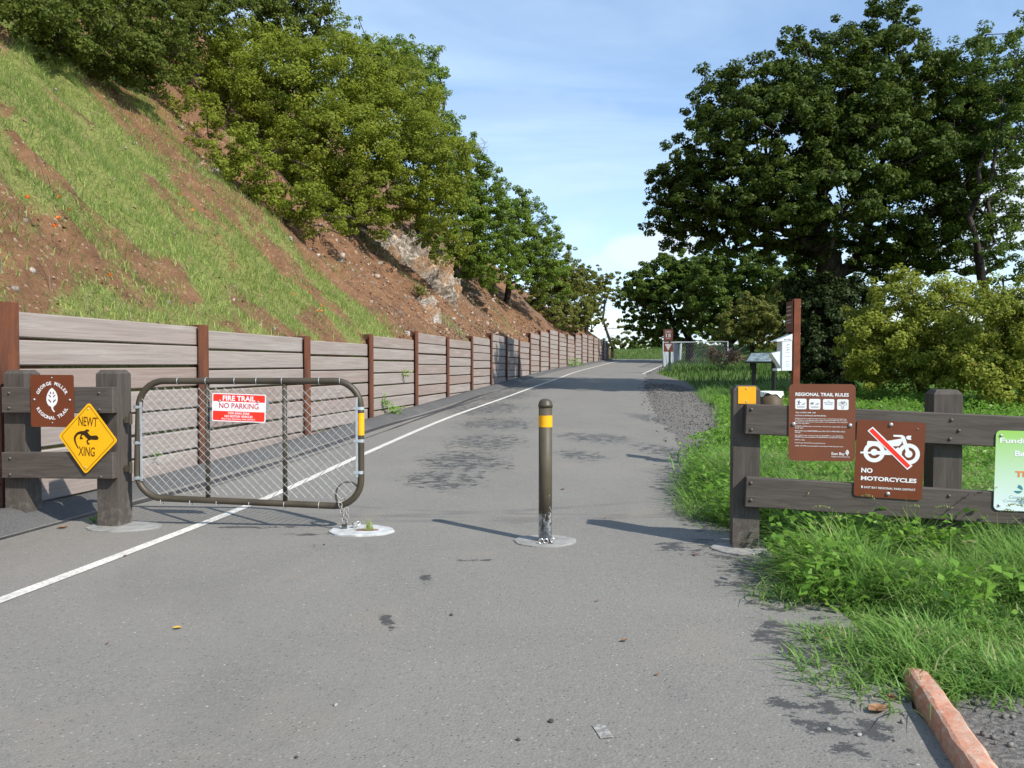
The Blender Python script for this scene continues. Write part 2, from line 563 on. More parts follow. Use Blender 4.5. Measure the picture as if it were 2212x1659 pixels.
c = k.mix(k.math('MULTIPLY', k.rng(k.math('ADD', veg, k.math('MULTIPLY', k.math('SUBTRACT', k.noise(5, 6, .75), .5), 1.1)), .45, .8), .75), c, g2)
k.col(c)
k.bump(k.math('ADD', n2, k.math('MULTIPLY', k.noise(7, 5, .7), 1.6)), .9, .06)
M['earth'] = k.m

k = NB('outcrop_rock', .9, .2)
n1 = k.noise(3.2, 8, .72, k.map((1, 1, 1)), 1.2)
c = k.mix(k.rng(n1, .38, .62), (.17, .14, .115), (.62, .55, .47))
c = k.mix(k.math('MULTIPLY', k.rng(k.noise(1.1, 5), .45, .65), .75), c, (.42, .23, .11))
k.col(c)
k.bump(n1, 1., .12)
M['rock'] = k.m

# weathered concrete boards cast with wood grain
k = NB('wall_board', .85, .2)
rnd = k.rand()
mp = k.n.new('ShaderNodeMapping')
mp.inputs['Scale'].default_value = (.9, 14, 14)
cb = k.n.new('ShaderNodeCombineXYZ')
k.l.new(k.math('MULTIPLY', rnd, 37.), cb.inputs[0])
k.l.new(k.math('MULTIPLY', rnd, 91.), cb.inputs[2])
k.l.new(cb.outputs[0], mp.inputs['Location'])
k.l.new(k.tc.outputs['Object'], mp.inputs[0])
grain = k.noise(2.6, 6, .62, mp.outputs[0], 1.0)
c = k.mix(k.rng(grain, .32, .68), (.265, .225, .203), (.345, .302, .277))
c = k.mix(k.rng(rnd, .25, 1., 0., .95, smooth=False), c, k.mix(k.rng(grain, .3, .7), (.235, .180, .156), (.310, .245, .214)))
mp2 = k.n.new('ShaderNodeMapping')
mp2.inputs['Scale'].default_value = (1.4, 5, 5)
k.l.new(cb.outputs[0], mp2.inputs['Location'])
k.l.new(k.tc.outputs['Object'], mp2.inputs[0])
blot = k.noise(1.2, 6, .7, mp2.outputs[0])
c = k.mix(k.math('MULTIPLY', k.rng(blot, .5, .75), .32), c, (.20, .155, .135))
c = k.mix(k.math('MULTIPLY', k.rng(blot, .48, .3), .4), c, (.45, .42, .39))
sepb = k.n.new('ShaderNodeSeparateXYZ')
k.l.new(k.tc.outputs['Object'], sepb.inputs[0])
run_ = k.noise(.9, 6, .7, k.map((2.6, 1, 7.0), (3, 1, 5)))
c = k.mix(k.math('MULTIPLY', k.rng(run_, .52, .78), .15), c, (.13, .10, .085))
k.col(c)
k.bump(grain, .45, .008)
M['board'] = k.m

k = NB('rusted_steel', .82, .3, .0)
n1 = k.noise(3.0, 6, .7, k.map((1, 1, .35)), .6)
n2 = k.noise(24, 5, .7)
c = k.mix(k.rng(n1, .32, .66), (.060, .028, .021), (.205, .068, .028))
c = k.mix(k.math('MULTIPLY', k.rng(n2, .5, .75), .5), c, (.25, .085, .03))
c = k.mix(k.math('MULTIPLY', k.rng(k.noise(1.6, 4, .6, k.map((1, 1, .6), (4, 2, 8))), .5, .7), .55), c, (.045, .028, .026))
k.col(c)
k.bump(n2, .3, .004)
M['rust'] = k.m

k = NB('stained_timber', .75, .3)
g = k.noise(2.2, 6, .62, k.map((1.2, 16, 16)), .8)
c = k.mix(k.rng(g, .32, .68), (.062, .051, .044), (.096, .080, .069))
c = k.mix(k.math('MULTIPLY', k.rng(k.noise(5, 5), .55, .75), .25), c, (.12, .105, .095))
k.col(c)
k.bump(g, .35, .006)
M['timber'] = k.m
k = NB('stained_post', .78, .3)
g = k.noise(2.2, 6, .62, k.map((16, 16, 1.2)), .8)
c = k.mix(k.rng(g, .32, .68), (.058, .048, .041), (.092, .077, .066))
sep2 = k.n.new('ShaderNodeSeparateXYZ')
k.l.new(k.tc.outputs['Object'], sep2.inputs[0])
splash = k.math('MULTIPLY', k.rng(sep2.outputs[2], .45, .0), k.rng(k.noise(16, 5, .7), .42, .66))
c = k.mix(k.math('MULTIPLY', splash, .55), c, (.20, .18, .16))
k.col(c)
k.bump(g, .35, .006)
M['post'] = k.m

k = NB('olive_paint', .48, .45)
c = k.mix(k.rng(k.noise(5, 5), .3, .7), (.048, .038, .024), (.070, .056, .036))
c = k.mix(k.rng(k.noise(42, 4, .7), .70, .735), c, (.36, .36, .35))
k.col(c)
k.bump(k.noise(70, 3), .12, .002)
M['olive'] = k.m
k = NB('bollard_paint', .55, .4)
sep3 = k.n.new('ShaderNodeSeparateXYZ')
k.l.new(k.tc.outputs['Object'], sep3.inputs[0])
c = k.mix(k.rng(k.noise(5, 5), .3, .7), (.060, .049, .032), (.085, .070, .046))
low = k.rng(sep3.outputs[2], .38, .06)
chip = k.rng(k.math('ADD', k.noise(15, 6, .7, k.map((1, 1, .6))), k.math('MULTIPLY', low, .26)), .60, .66)
chip = k.math('MULTIPLY', chip, k.rng(sep3.outputs[2], .55, .40))
k.col(k.mix(chip, c, k.mix(k.rng(k.noise(30, 3), .4, .6), (.24, .25, .26), (.52, .53, .53))))
M['bollard'] = k.m

M['galv'] = simple('galvanised', (.50, .54, .57), .42, .5, .55, .12, 30)
M['wire'] = simple('galvanised_wire', (.30, .325, .335), .5, .4, .3, .15, 20)
M['far_galv'] = simple('weathered_zinc', (.34, .37, .40), .5, .5, .3, .12, 8)
M['chain'] = simple('chain_steel', (.32, .30, .28), .5, .5, .6, .25, 60)
M['lock_dark'] = simple('lock_body', (.085, .082, .080), .55, .4, .2, .2, 40)
M['lock_steel'] = simple('lock_shackle', (.62, .61, .58), .3, .5, .8, .05)
M['bolt'] = simple('bolt_zinc', (.42, .43, .45), .45, .5, .5, .2, 60)
M['bolt_dark'] = simple('bolt_brown', (.10, .085, .075), .6, .4, .2, .3, 60)
M['yellow'] = simple('reflective_yellow', (.86, .40, .008), .45, .4, 0, .05, 25)
M['sign_yellow'] = simple('sign_yellow', (.84, .43, .006), .42, .4, 0, .03, 8)
M['sign_brown'] = simple('sign_brown', (.145, .036, .012), .42, .4, 0, .07, 5)
M['rules_brown'] = simple('rules_brown', (.165, .052, .024), .5, .35, 0, .06, 5)
M['dark_brown'] = simple('dark_brown', (.10, .026, .018), .5, .35, 0, .08, 5)
M['white_print'] = simple('white_print', (.76, .76, .77), .5, .3, 0, .03, 12)
M['grey_print'] = simple('grey_print', (.16, .17, .18), .5, .3)
M['black_print'] = simple('black_print', (.035, .016, .004), .5, .3)
M['brown_line'] = simple('brown_line', (.12, .05, .004), .5, .3)
M['red_print'] = simple('red_print', (.80, .035, .018), .45, .35, 0, .04, 9)
M['crimson_print'] = simple('crimson_print', (.52, .03, .045), .45, .35)
M['pole_brown'] = simple('pole_brown', (.165, .045, .020), .65, .3, 0, .22, 9)
M['pole_wood'] = simple('pole_wood', (.30, .13, .05), .8, .2, 0, .2, 9)
M['box_white'] = simple('box_white', (.70, .73, .76), .45, .4, 0, .03, 5)
M['bin_brown'] = simple('bin_brown', (.085, .060, .035), .6, .3, 0, .1, 7)
M['bag'] = simple('bag_plastic', (.78, .79, .80), .25, .5, 0, .05, 9)
M['kiosk'] = simple('kiosk_frame', (.022, .026, .026), .5, .4)
M['kiosk_panel'] = simple('kiosk_panel', (.20, .26, .29), .22, .6, 0, .5, 6)
M['green_post'] = simple('green_post', (.015, .035, .03), .5, .4)
M['mid_grey'] = simple('sign_grey', (.36, .35, .35), .5, .3)  # even mid grey for sign print and symbols
M['poppy'] = simple('poppy', (.85, .17, .008), .6, .3)
M['stem'] = simple('stem', (.07, .13, .03), .7, .2)
k = NB('concrete', .9, .2)
n1 = k.noise(7, 6, .7)
c = k.mix(k.rng(n1, .3, .7), (.20, .195, .185), (.33, .325, .31))
k.col(k.mix(k.math('MULTIPLY', k.rng(k.noise(2.5, 4), .5, .7), .5), c, (.30, .29, .27)))
k.bump(k.noise(40, 5, .7), .5, .006)
M['concrete'] = k.m
k = NB('pale_concrete', .9, .2)
k.col(k.mix(k.rng(k.noise(9, 6, .7), .3, .7), (.36, .365, .36), (.55, .56, .555)))
k.bump(k.noise(30, 5, .7), .5, .008)
M['pale_concrete'] = k.m
k = NB('red_kerb_paint', .85, .25)
w = k.rng(k.noise(22, 7, .78), .36, .62)
c = k.mix(k.rng(k.noise(4, 5), .3, .7), (.46, .17, .095), (.55, .27, .18))
c = k.mix(w, k.mix(k.rng(k.noise(30, 4), .3, .7), (.44, .30, .225), (.54, .39, .30)), c)
c = k.mix(k.rng(k.noise(60, 3, .7), .66, .72), c, (.10, .07, .055))
k.col(c)
k.bump(k.noise(35, 5, .7), .5, .008)
M['kerb'] = k.m
k = NB('funding_print', .4, .4)
sepf = k.n.new('ShaderNodeSeparateXYZ')
k.l.new(k.tc.outputs['Object'], sepf.inputs[0])
k.col(k.mix(k.rng(sepf.outputs[2], -.28, .30, smooth=False), (.66, .76, .78), (.30, .56, .11)))
M['funding'] = k.m
M['teal_print'] = simple('teal_print', (.05, .22, .26), .5, .3)
M['orange_print'] = simple('orange_print', (.72, .22, .06), .5, .3)
M['pale_print'] = simple('pale_print', (.36, .47, .50), .5, .3)
k = NB('dead_leaf', .8, .2)
k.col(k.mix(k.rng(k.noise(20, 4), .3, .7), (.15, .070, .035), (.33, .19, .10)))
M['dead_leaf'] = k.m
M['yellow_leaf'] = simple('yellow_leaf', (.55, .34, .05), .6, .3)
M['stone'] = simple('stone', (.055, .052, .05), .9, .2)
M['pale_stone'] = simple('pale_stone', (.27, .26, .245), .9, .2, 0, .3, 60)


# ------------------------------------------------------------------ helpers: objects
def link(o, parent=None):
    COL.objects.link(o)
    if parent is not None:
        o.parent = parent
    return o


def thing(name, label, cat, loc=(0, 0, 0), rot=(0, 0, 0), group=None):
    o = bpy.data.objects.new(name, None)
    o.empty_display_size = .1
    o.location = loc
    o.rotation_euler = rot
    o['label'] = label
    o['category'] = cat
    if group:
        o['group'] = group
    return link(o)


def tag(o, label, cat, group=None):
    o['label'] = label
    o['category'] = cat
    if group:
        o['group'] = group
    return o


class MB:
    def __init__(s):
        s.v, s.f, s.cuts = [], [], []

    def cut(s):
        s.cuts.append((len(s.v), len(s.f)))

    def lines(s, name, mat, parent):
        """one object for every line of print that was collected"""
        edges = [(0, 0)] + s.cuts + [(len(s.v), len(s.f))]
        for (v0, f0), (v1, f1) in zip(edges[:-1], edges[1:]):
            if f1 > f0:
                b = MB()
                b.v = s.v[v0:v1]
                b.f = [tuple(i - v0 for i in f) for f in s.f[f0:f1]]
                b.build(name, mat, parent)

    def add(s, vs, fs):
        n = len(s.v)
        s.v += [tuple(p) for p in vs]
        s.f += [tuple(i + n for i in f) for f in fs]
        return s

    def box(s, a, b, bev=0., top=None, m=None):
        (x0, y0, z0), (x1, y1, z1) = a, b
        if bev <= 0:
            vs = [(x, y, z) for z in (z0, z1) for y in (y0, y1) for x in (x0, x1)]
            fs = [(0, 2, 3, 1), (4, 5, 7, 6), (0, 1, 5, 4), (2, 6, 7, 3), (0, 4, 6, 2), (1, 3, 7, 5)]
        else:
            bm = bmesh.new()
            bmesh.ops.create_cube(bm, size=1.)
            for v in bm.verts:
                v.co = Vector(((x0 + x1) / 2 + v.co.x * (x1 - x0), (y0 + y1) / 2 + v.co.y * (y1 - y0), (z0 + z1) / 2 + v.co.z * (z1 - z0)))
            bmesh.ops.bevel(bm, geom=bm.edges[:], offset=bev, segments=1, affect='EDGES')
            bm.verts.index_update()
            vs = [v.co.copy() for v in bm.verts]
            fs = [tuple(v.index for v in f.verts) for f in bm.faces]
            bm.free()
        if m is not None:
            vs = [m @ Vector(p) for p in vs]
        return s.add(vs, fs)

    def tube(s, pts, r, n=8, closed=False, cap=True):
        pts = [Vector(p) for p in pts]
        rs = r if isinstance(r, (list, tuple)) else [r] * len(pts)
        N = len(pts)
        rings = []
        up = None
        for i, p in enumerate(pts):
            if closed:
                t = pts[(i + 1) % N] - pts[i - 1]
            else:
                t = pts[min(i + 1, N - 1)] - pts[max(i - 1, 0)]
            t.normalize()
            if up is None:
                up = Vector((0, 0, 1)) if abs(t.z) < .9 else Vector((1, 0, 0))
            a = t.cross(up)
            if a.length < 1e-5:
                a = t.orthogonal()
            a.normalize()
            b = a.cross(t).normalized()
            up = b
            rings.append([p + (a * math.cos(2 * math.pi * j / n) + b * math.sin(2 * math.pi * j / n)) * rs[i] for j in range(n)])
        vs = [q for rg in rings for q in rg]
        fs = []
        for i in range(N if closed else N - 1):
            i2 = (i + 1) % N
            for j in range(n):
                j2 = (j + 1) % n
                fs.append((i * n + j, i * n + j2, i2 * n + j2, i2 * n + j))
        if not closed and cap:
            fs.append(tuple(range(n - 1, -1, -1)))
            fs.append(tuple((N - 1) * n + j for j in range(n)))
        return s.add(vs, fs)

    def lathe(s, prof, n=24, c=(0, 0, 0)):
        vs, fs = [], []
        for r, z in prof:
            for j in range(n):
                a = 2 * math.pi * j / n
                vs.append((c[0] + r * math.cos(a), c[1] + r * math.sin(a), c[2] + z))
        for i in range(len(prof) - 1):
            for j in range(n):
                j2 = (j + 1) % n
                fs.append((i * n + j, i * n + j2, (i + 1) * n + j2, (i + 1) * n + j))
        fs.append(tuple(range(n - 1, -1, -1)))
        fs.append(tuple((len(prof) - 1) * n + j for j in range(n)))
        return s.add(vs, fs)

    def poly(s, pts, y, thick=0.):
        """filled outline in the local XZ plane facing -Y at depth y"""
        n = len(pts)
        area = sum(pts[i][0] * pts[(i + 1) % n][1] - pts[(i + 1) % n][0] * pts[i][1] for i in range(n))
        if area < 0:
            pts = pts[::-1]
        vs = [(p[0], y, p[1]) for p in pts]
        fs = [tuple(range(n))]
        if thick > 0:
            vs += [(p[0], y + thick, p[1]) for p in pts]
            fs.append(tuple(range(2 * n - 1, n - 1, -1)))
            for i in range(n):
                j = (i + 1) % n
                fs.append((i, i + n, j + n, j))
        return s.add(vs, fs)

    def ring(s, c, ro, ri, y, n=40):
        vs, fs = [], []
        for j in range(n):
            a = 2 * math.pi * j / n
            vs.append((c[0] + ro * math.cos(a), y, c[1] + ro * math.sin(a)))
            vs.append((c[0] + ri * math.cos(a), y, c[1] + ri * math.sin(a)))
        for j in range(n):
            k2 = (j + 1) % n
            fs.append((2 * j, 2 * k2, 2 * k2 + 1, 2 * j + 1))
        return s.add(vs, fs)

    def mesh(s, name, mat, smooth=False):
        me = bpy.data.meshes.new(name)
        me.from_pydata(s.v, [], s.f)
        me.validate()
        me.materials.append(mat)
        if smooth:
            for p in me.polygons:
                p.use_smooth = len(p.vertices) <= 4
        me.update()
        return me

    def build(s, name, mat, parent=None, loc=None, rot=None, smooth=False):
        o = bpy.data.objects.new(name, s.mesh(name, mat, smooth))
        if loc is not None:
            o.location = loc
        if rot is not None:
            o.rotation_euler = rot
        return link(o, parent)


def quads_obj(name, V, Fq, mat, parent=None, tint=None, attrs=None, smooth=False):
    """V (n,3), Fq (m,4) numpy"""
    me = bpy.data.meshes.new(name)
    n, m = len(V), len(Fq)
    me.vertices.add(n)
    me.vertices.foreach_set('co', np.ascontiguousarray(V, dtype=np.float32).ravel())
    me.loops.add(4 * m)
    me.loops.foreach_set('vertex_index', np.ascontiguousarray(Fq, dtype=np.int32).ravel())
    me.polygons.add(m)
    me.polygons.foreach_set('loop_start', np.arange(0, 4 * m, 4, dtype=np.int32))
    if smooth:
        me.polygons.foreach_set('use_smooth', np.ones(m, dtype=bool))
    at_ = dict(attrs or {})
    if tint is not None:
        at_['tint'] = tint
    for key, val in at_.items():
        a = me.attributes.new(key, 'FLOAT', 'POINT')
        a.data.foreach_set('value', np.ascontiguousarray(val, dtype=np.float32))
    me.update(calc_edges=True)
    me.materials.append(mat)
    o = bpy.data.objects.new(name, me)
    return link(o, parent)


def rrect(w, h, r, n=5, cx=0, cz=0):
    pts = []
    for sx, sz, a0 in ((1, 1, 0), (-1, 1, 90), (-1, -1, 180), (1, -1, 270)):
        for i in range(n + 1):
            a = math.radians(a0 + 90 * i / n)
            pts.append((cx + sx * (w / 2 - r) + r * math.cos(a), cz + sz * (h / 2 - r) + r * math.sin(a)))
    return pts


def rotp(pts, ang, c=(0, 0)):
    ca, sa = math.cos(ang), math.sin(ang)
    return [(c[0] + (p[0] - c[0]) * ca - (p[1] - c[1]) * sa, c[1] + (p[0] - c[0]) * sa + (p[1] - c[1]) * ca) for p in pts]


_dg = None


def text_geo(body, bold=0.):
    cu = bpy.data.curves.new('t', 'FONT')
    cu.body = body
    cu.size = 1.0
    cu.offset = bold
    cu.resolution_u = 3
    ob = bpy.data.objects.new('t', cu)
    COL.objects.link(ob)
    dg = bpy.context.evaluated_depsgraph_get()
    dg.update()
    me = bpy.data.meshes.new_from_object(ob.evaluated_get(dg))
    vs = [v.co.copy() for v in me.vertices]
    fs = [tuple(p.vertices) for p in me.polygons]
    bpy.data.objects.remove(ob)
    bpy.data.curves.remove(cu)
    bpy.data.meshes.remove(me)
    return vs, fs


def text(mb, body, x0, x1, z0, z1, y, bold=.02, ang=0., keep=None):
    """fit the words into the box x0..x1, z0..z1 on the plane y, turned by ang about the box centre"""
    vs, fs = text_geo(body, bold)
    if not vs:
        return
    ax, bx = min(v.x for v in vs), max(v.x for v in vs)
    az, bz = min(v.y for v in vs), max(v.y for v in vs)
    c = ((x0 + x1) / 2, (z0 + z1) / 2)
    pts = [(x0 + (v.x - ax) / (bx - ax) * (x1 - x0), z0 + (v.y - az) / (bz - az) * (z1 - z0)) for v in vs]
    if ang:
        pts = rotp(pts, ang, c)
    mb.cut()
    mb.add([(p[0], y, p[1]) for p in pts], fs)
    mb.cut()


def bolt_head(parent, x, z, y, r=.011, mat='bolt', name='bolt'):
    b = MB()
    for i in range(4):
        pass
    prof = [(r, 0), (r * .95, .35 * r), (r * .7, .65 * r), (r * .3, .8 * r)]
    n = 12
    vs, fs = [], []
    for rr, d in prof:
        for j in range(n):
            a = 2 * math.pi * j / n
            vs.append((x + rr * math.cos(a), y - d, z + rr * math.sin(a)))
    for i in range(3):
        for j in range(n):
            j2 = (j + 1) % n
            fs.append((i * n + j, i * n + j2, (i + 1) * n + j2, (i + 1) * n + j))
    fs.append(tuple(3 * n + j for j in range(n)))
    b.add(vs, fs)
    return b.build(name, M[mat], parent, smooth=True)


# ------------------------------------------------------------------ the setting
def grid_sheet(name, xs, ys, zf, mat, attrs=None, smooth=True):
    Xg, Yg = np.meshgrid(xs, ys)
    Z = zf(Xg, Yg)
    V = np.stack([Xg.ravel(), Yg.ravel(), Z.ravel()], 1)
    nx = len(xs)
    i, j = np.meshgrid(np.arange(len(xs) - 1), np.arange(len(ys) - 1))
    a = (j * nx + i).ravel()
    F = np.stack([a, a + 1, a + nx + 1, a + nx], 1)
    at_ = {kk: f(Xg, Yg).ravel() for kk, f in (attrs or {}).items()}
    o = quads_obj(name, V, F, mat, attrs=at_, smooth=smooth)
    o['kind'] = 'structure'
    return o


def veg_mask(X, Y):
    e = X - np.interp(Y, G_Y, G_X)
    v = sstep(e, -.25, .35) * sstep(Y, 3.3, 3.85)
    bare = ((X - 3.9) / .45) ** 2 + ((Y - 4.75) / .35) ** 2
    v = v * sstep(bare, .4, 1.3)
    d = (X - 14.5) * .74 + (Y - 76) * .67
    return np.maximum(v, sstep(d, .2, 1.0) * (Y > 60))


gx = np.concatenate([np.linspace(-900, -60, 12), np.linspace(-50, -8, 12), np.arange(-7, 9, .2), np.arange(9, 30, .6), np.linspace(31, 60, 14), np.linspace(80, 900, 12)])
gy = np.concatenate([np.linspace(-60, -8, 8), np.arange(-6, 2, .8), np.arange(2, 16, .2), np.arange(16, 110, .8), np.linspace(112, 200, 12), np.linspace(240, 1200, 12)])
grid_sheet('ground', gx, gy, ground_z, M['soil'], {'veg': veg_mask})

# hillside terrain above the wall
hq = np.concatenate([np.arange(WQ[0], 42, .22), np.arange(42, 80, .5), np.arange(80, WQ[-1], 1.5)])
hs = np.concatenate([[.10, .11], np.arange(.3, 8, .2), np.arange(8, 20, .5), np.arange(20, 60, 2.)])
Qg, Sg = np.meshgrid(hq, hs)
HX = np.interp(Qg, WQ, WPA[:, 0]) + Sg * WOFF[0]
HY = np.interp(Qg, WQ, WPA[:, 1]) + Sg * WOFF[1]
HZ = hill_z(Qg, Sg)
HZ[0, :] = rz(HY[0, :]) - .6


HILL_SCARS = []
for _x, _y, _rq, _rs in ((215, 470, .75, 1.2), (225, 570, .7, .7), (40, 345, .5, .8), (30, 440, .5, .5), (330, 560, .4, .5), (90, 600, .5, .5), (650, 625, .35, 1.1), (300, 665, 1.0, .30), (120, 655, .7, .3), (560, 520, .28, 1.0), (400, 265, .55, 1.4), (460, 330, .5, .9), (430, 480, .35, .7), (500, 690, .6, .2), (330, 395, .3, .5)):
    _p = hillhit(_x, _y)
    _q, _s = hill_uv(_p.x, _p.y)
    HILL_SCARS.append((float(_q), float(_s), _rq, _rs))


def hill_veg(q, s):
    q = np.asarray(q, float)
    edge = 18.6 + .9 * (fbm(s * .5, q * 0 + 3.3, 51) - .5) * 2 + .10 * s
    v = sstep(edge - q, -.3, .7)
    n = fbm(q * .55, s * .55, 61)
    n2 = fbm(q * 2.1, s * 1.7, 65)
    cov = .24 + .70 * sstep(n * .5 + n2 * .5, .37, .55)
    wob = 1.2 * (fbm(q * 1.1, s * 1.1, 73) - .5)
    wob2 = 1.6 * (fbm(q * 1.1, s * 1.1, 75) - .5)
    # bare scars and slumps, elongated down the fall line
    for q0, s0, rq, rs in HILL_SCARS:
        d = ((q - q0 + wob) / rq) ** 2 + ((s - s0 + wob2) / rs) ** 2
        cov = cov * (1 - .80 * sstep(d, 1.6, .3) * (.45 + .55 * sstep(n2, .62, .42)))
    up = sstep(s, 4.2, 6.5) * sstep(16 - q, 0, 3)
    cov = np.maximum(cov, .80 * up * (.45 + .55 * sstep(n2, .35, .55)))
    tuft = .55 * sstep(fbm(q * .7, s * .7, 81), .60, .70) * (q < 46) * (q > edge)
    return np.maximum(v * cov, tuft)


def hill_scree(q, s):
    return sstep(q, 18.5, 20.5) * (.15 + .6 * sstep(fbm(q * .6, s * .35, 91), .45, .62))


nxq = len(hq)
ii, jj = np.meshgrid(np.arange(nxq - 1), np.arange(len(hs) - 1))
aa = (jj * nxq + ii).ravel()
hill = quads_obj('hillside_terrain', np.stack([HX.ravel(), HY.ravel(), HZ.ravel()], 1), np.stack([aa, aa + 1, aa + nxq + 1, aa + nxq], 1), M['earth'],
                 attrs={'veg': hill_veg(Qg, Sg).ravel(), 'scree': hill_scree(Qg, Sg).ravel()}, smooth=True)
hill['kind'] = 'structure'

# road sheet: left edge under the berm, right edge ragged
ry = np.concatenate([np.arange(-12, 20, .15), np.arange(20, 76.1, .4)])
rv, rf = [], []
NR = 14
for Yv in ry:
    xl = float(wall_x(Yv)) + .12
    xr = float(np.interp(Yv, R_Y, R_X)) + .28 * (float(fbm(Yv * 1.7, 0.4, 12)) - .5) + .10 * (float(vnoise(Yv * 7, 1.7, 4)) - .5)
    for i in range(NR):
        t = i / (NR - 1)
        rv.append((xl + (xr - xl) * t, Yv, float(rz(Yv))))
# far bend to the left behind the wall end
for (xl, yl), (xr, yr) in [((9.3, 78.5), (14.2, 80)), ((8.6, 81.5), (11.5, 85.5)), ((6.5, 84.5), (8.5, 90)), ((2, 89), (3.5, 95)), ((-9, 97), (-7, 103))]:
    for i in range(NR):
        t = i / (NR - 1)
        x_, y_ = xl + (xr - xl) * t, yl + (yr - yl) * t
        rv.append((x_, y_, float(rz(y_)) + .01))
nrow = len(rv) // NR
for j in range(nrow - 1):
    for i in range(NR - 1):
        a = j * NR + i
        rf.append((a, a + 1, a + NR + 1, a + NR))
mb = MB()
mb.add(rv, rf)
road = mb.build('road', M['asphalt'])
road['kind'] = 'structure'


def strip(name, pts, w, mat, dz, parent):
    b = MB()
    vs, fs = [], []
    P = [Vector((p[0], p[1])) for p in pts]
    for i, p in enumerate(P):
        t = (P[min(i + 1, len(P) - 1)] - P[max(i - 1, 0)]).normalized()
        nrm = Vector((-t.y, t.x))
        ww = w if isinstance(w, (int, float)) else w[i]
        for sgn in (1, -1):
            q = p + nrm * ww / 2 * sgn
            vs.append((q.x, q.y, float(rz(q.y)) + dz + (.01 if q.y > 76 else 0)))
    for i in range(len(P) - 1):
        fs.append((2 * i, 2 * i + 1, 2 * i + 3, 2 * i + 2))
    b.add(vs, fs)
    return b.build(name, mat, parent)


def dense(pts, step=.4):
    out = []
    P = [Vector(p) for p in pts]
    n = len(P)
    for i in range(n - 1):
        p0, p1, p2, p3 = P[max(i - 1, 0)], P[i], P[i + 1], P[min(i + 2, n - 1)]
        m = max(2, int((p2 - p1).length / step))
        for k_ in range(m):
            t = k_ / m
            out.append(.5 * ((2 * p1) + (p2 - p0) * t + (2 * p0 - 5 * p1 + 4 * p2 - p3) * t * t + (3 * p1 - p0 - 3 * p2 + p3) * t ** 3))
    out.append(P[-1])
    return out


LINE = [(-4.55, -6), (-3.55, 3.0), (-3.22, 4.96), (-3.0, 6.3), (-2.74, 8.1), (-2.22, 12.3), (-1.42, 17.8), (-.2, 24.2), (.98, 30.6), (2.3, 37.5), (3.45, 43.6), (5.25, 51.6), (7.7, 62), (9.75, 69.5), (10.5, 74), (10.4, 79), (8.9, 84), (5.5, 88)]
strip('edge_line', dense(LINE), .105, M['paint'], .005, road)
RL = [(6.75, 41.3), (9.3, 51.2), (11.6, 60), (13.8, 69)]
strip('edge_line', dense(RL), .11, M['paint'], .005, road)
c0 = hit(1302, 1583)
strip('worn_mark', [(c0.x + .012, c0.y - .055), (c0.x - .012, c0.y + .062)], .055, M['worn_paint'], .004, road)
GUT = [(float(wall_x(y)) + .62 + .06 * math.sin(y * .7), y) for y in np.arange(-4, 34, .5)]
gw = [.06 + .10 * float(sstep(fbm(y * .35, 2.2, 44), .42, .62)) for y in np.arange(-4, 34, .5)]
strip('tar_seam', GUT, gw, M['tar'], .004, road)
GUT2 = [(float(wall_x(y)) + .84 + .05 * math.sin(y * .5 + 1), y) for y in np.arange(9, 26, .5)]
gw2 = [.02 + .06 * float(sstep(fbm(y * .4, 7.2, 45), .4, .62)) for y in np.arange(9, 26, .5)]
strip('tar_seam', GUT2, gw2, M['tar'], .004, road)

# asphalt berm at the foot of the wall
mb = MB()
prof = [(-.02, .085), (.12, .10), (.25, .085), (.40, .02), (.47, -.01)]
vs, fs = [], []
by_ = np.concatenate([np.arange(-6, 30, .3), np.arange(30, 72, .8)])
for Yv in by_:
    wob = .04 * (float(fbm(Yv * .9, 5.5, 14)) - .5)
    big_ = 1.0 + .55 * float(sstep(8.4 - Yv, 0, 1.2))
    for ox, oz in prof:
        vs.append((float(wall_x(Yv)) + ox * (1 + wob * 2) * (1 + .12 * (big_ - 1)), Yv, float(rz(Yv)) + oz * (big_ if oz > 0 else 1) + wob * .3 * (oz > 0)))
for j in range(len(by_) - 1):
    for i in range(len(prof) - 1):
        a = j * 5 + i
        fs.append((a, a + 1, a + 6, a + 5))
mb.add(vs, fs)
o = mb.build('kerb_berm', M['berm'], smooth=True)
o['kind'] = 'structure'

# ------------------------------------------------------------------ retaining wall
W0 = Vector((POSTS[0][0], POSTS[0][1], float(rz(POSTS[0][1]))))
wall = thing('retaining_wall', 'long retaining wall of pale boards between rusty steel posts below the hillside', 'retaining wall', W0)
# one I-beam post of unit height, flange towards the road (-Y local), shared by all posts
pm = MB()
fw, dp, th = .225, .21, .016
pm.box((-fw / 2, 0, 0), (fw / 2, th, 1)).box((-fw / 2, dp - th, 0), (fw / 2, dp, 1)).box((-.008, th, 0), (.008, dp - th, 1))
post_me = pm.mesh('post', M['rust'])
BH, BG, BT = .246, .027, .085
bm_ = MB()
bm_.box((0, 0, 0), (1, BT, BH), .012)
board_meshes = [bm_.mesh('board', M['board'])]
allposts = [tuple(_pb - WD * 3.15)] + POSTS
alltops = [2.03] + TOPS
pz = lambda Y: float(rz(Y))
for i, (X, Y) in enumerate(allposts):
    a = Vector(allposts[max(i - 1, 0)])
    b = Vector(allposts[min(i + 1, len(allposts) - 1)])
    d = (b - a).normalized()
    yaw = math.atan2(d.y, d.x)
    tl = alltops[min(i, len(alltops) - 1)]
    tr = alltops[max(i - 1, 0)]
    top = max(tl, tr) + random.uniform(.0, .03)
    if i == 1:
        top += .06
    base = pz(Y) - .1
    o = bpy.data.objects.new('post', post_me)
    o.location = Vector((X, Y, base)) - W0
    o.rotation_euler = (0, 0, yaw)
    o.scale = (1, 1, top - base)
    link(o, wall)
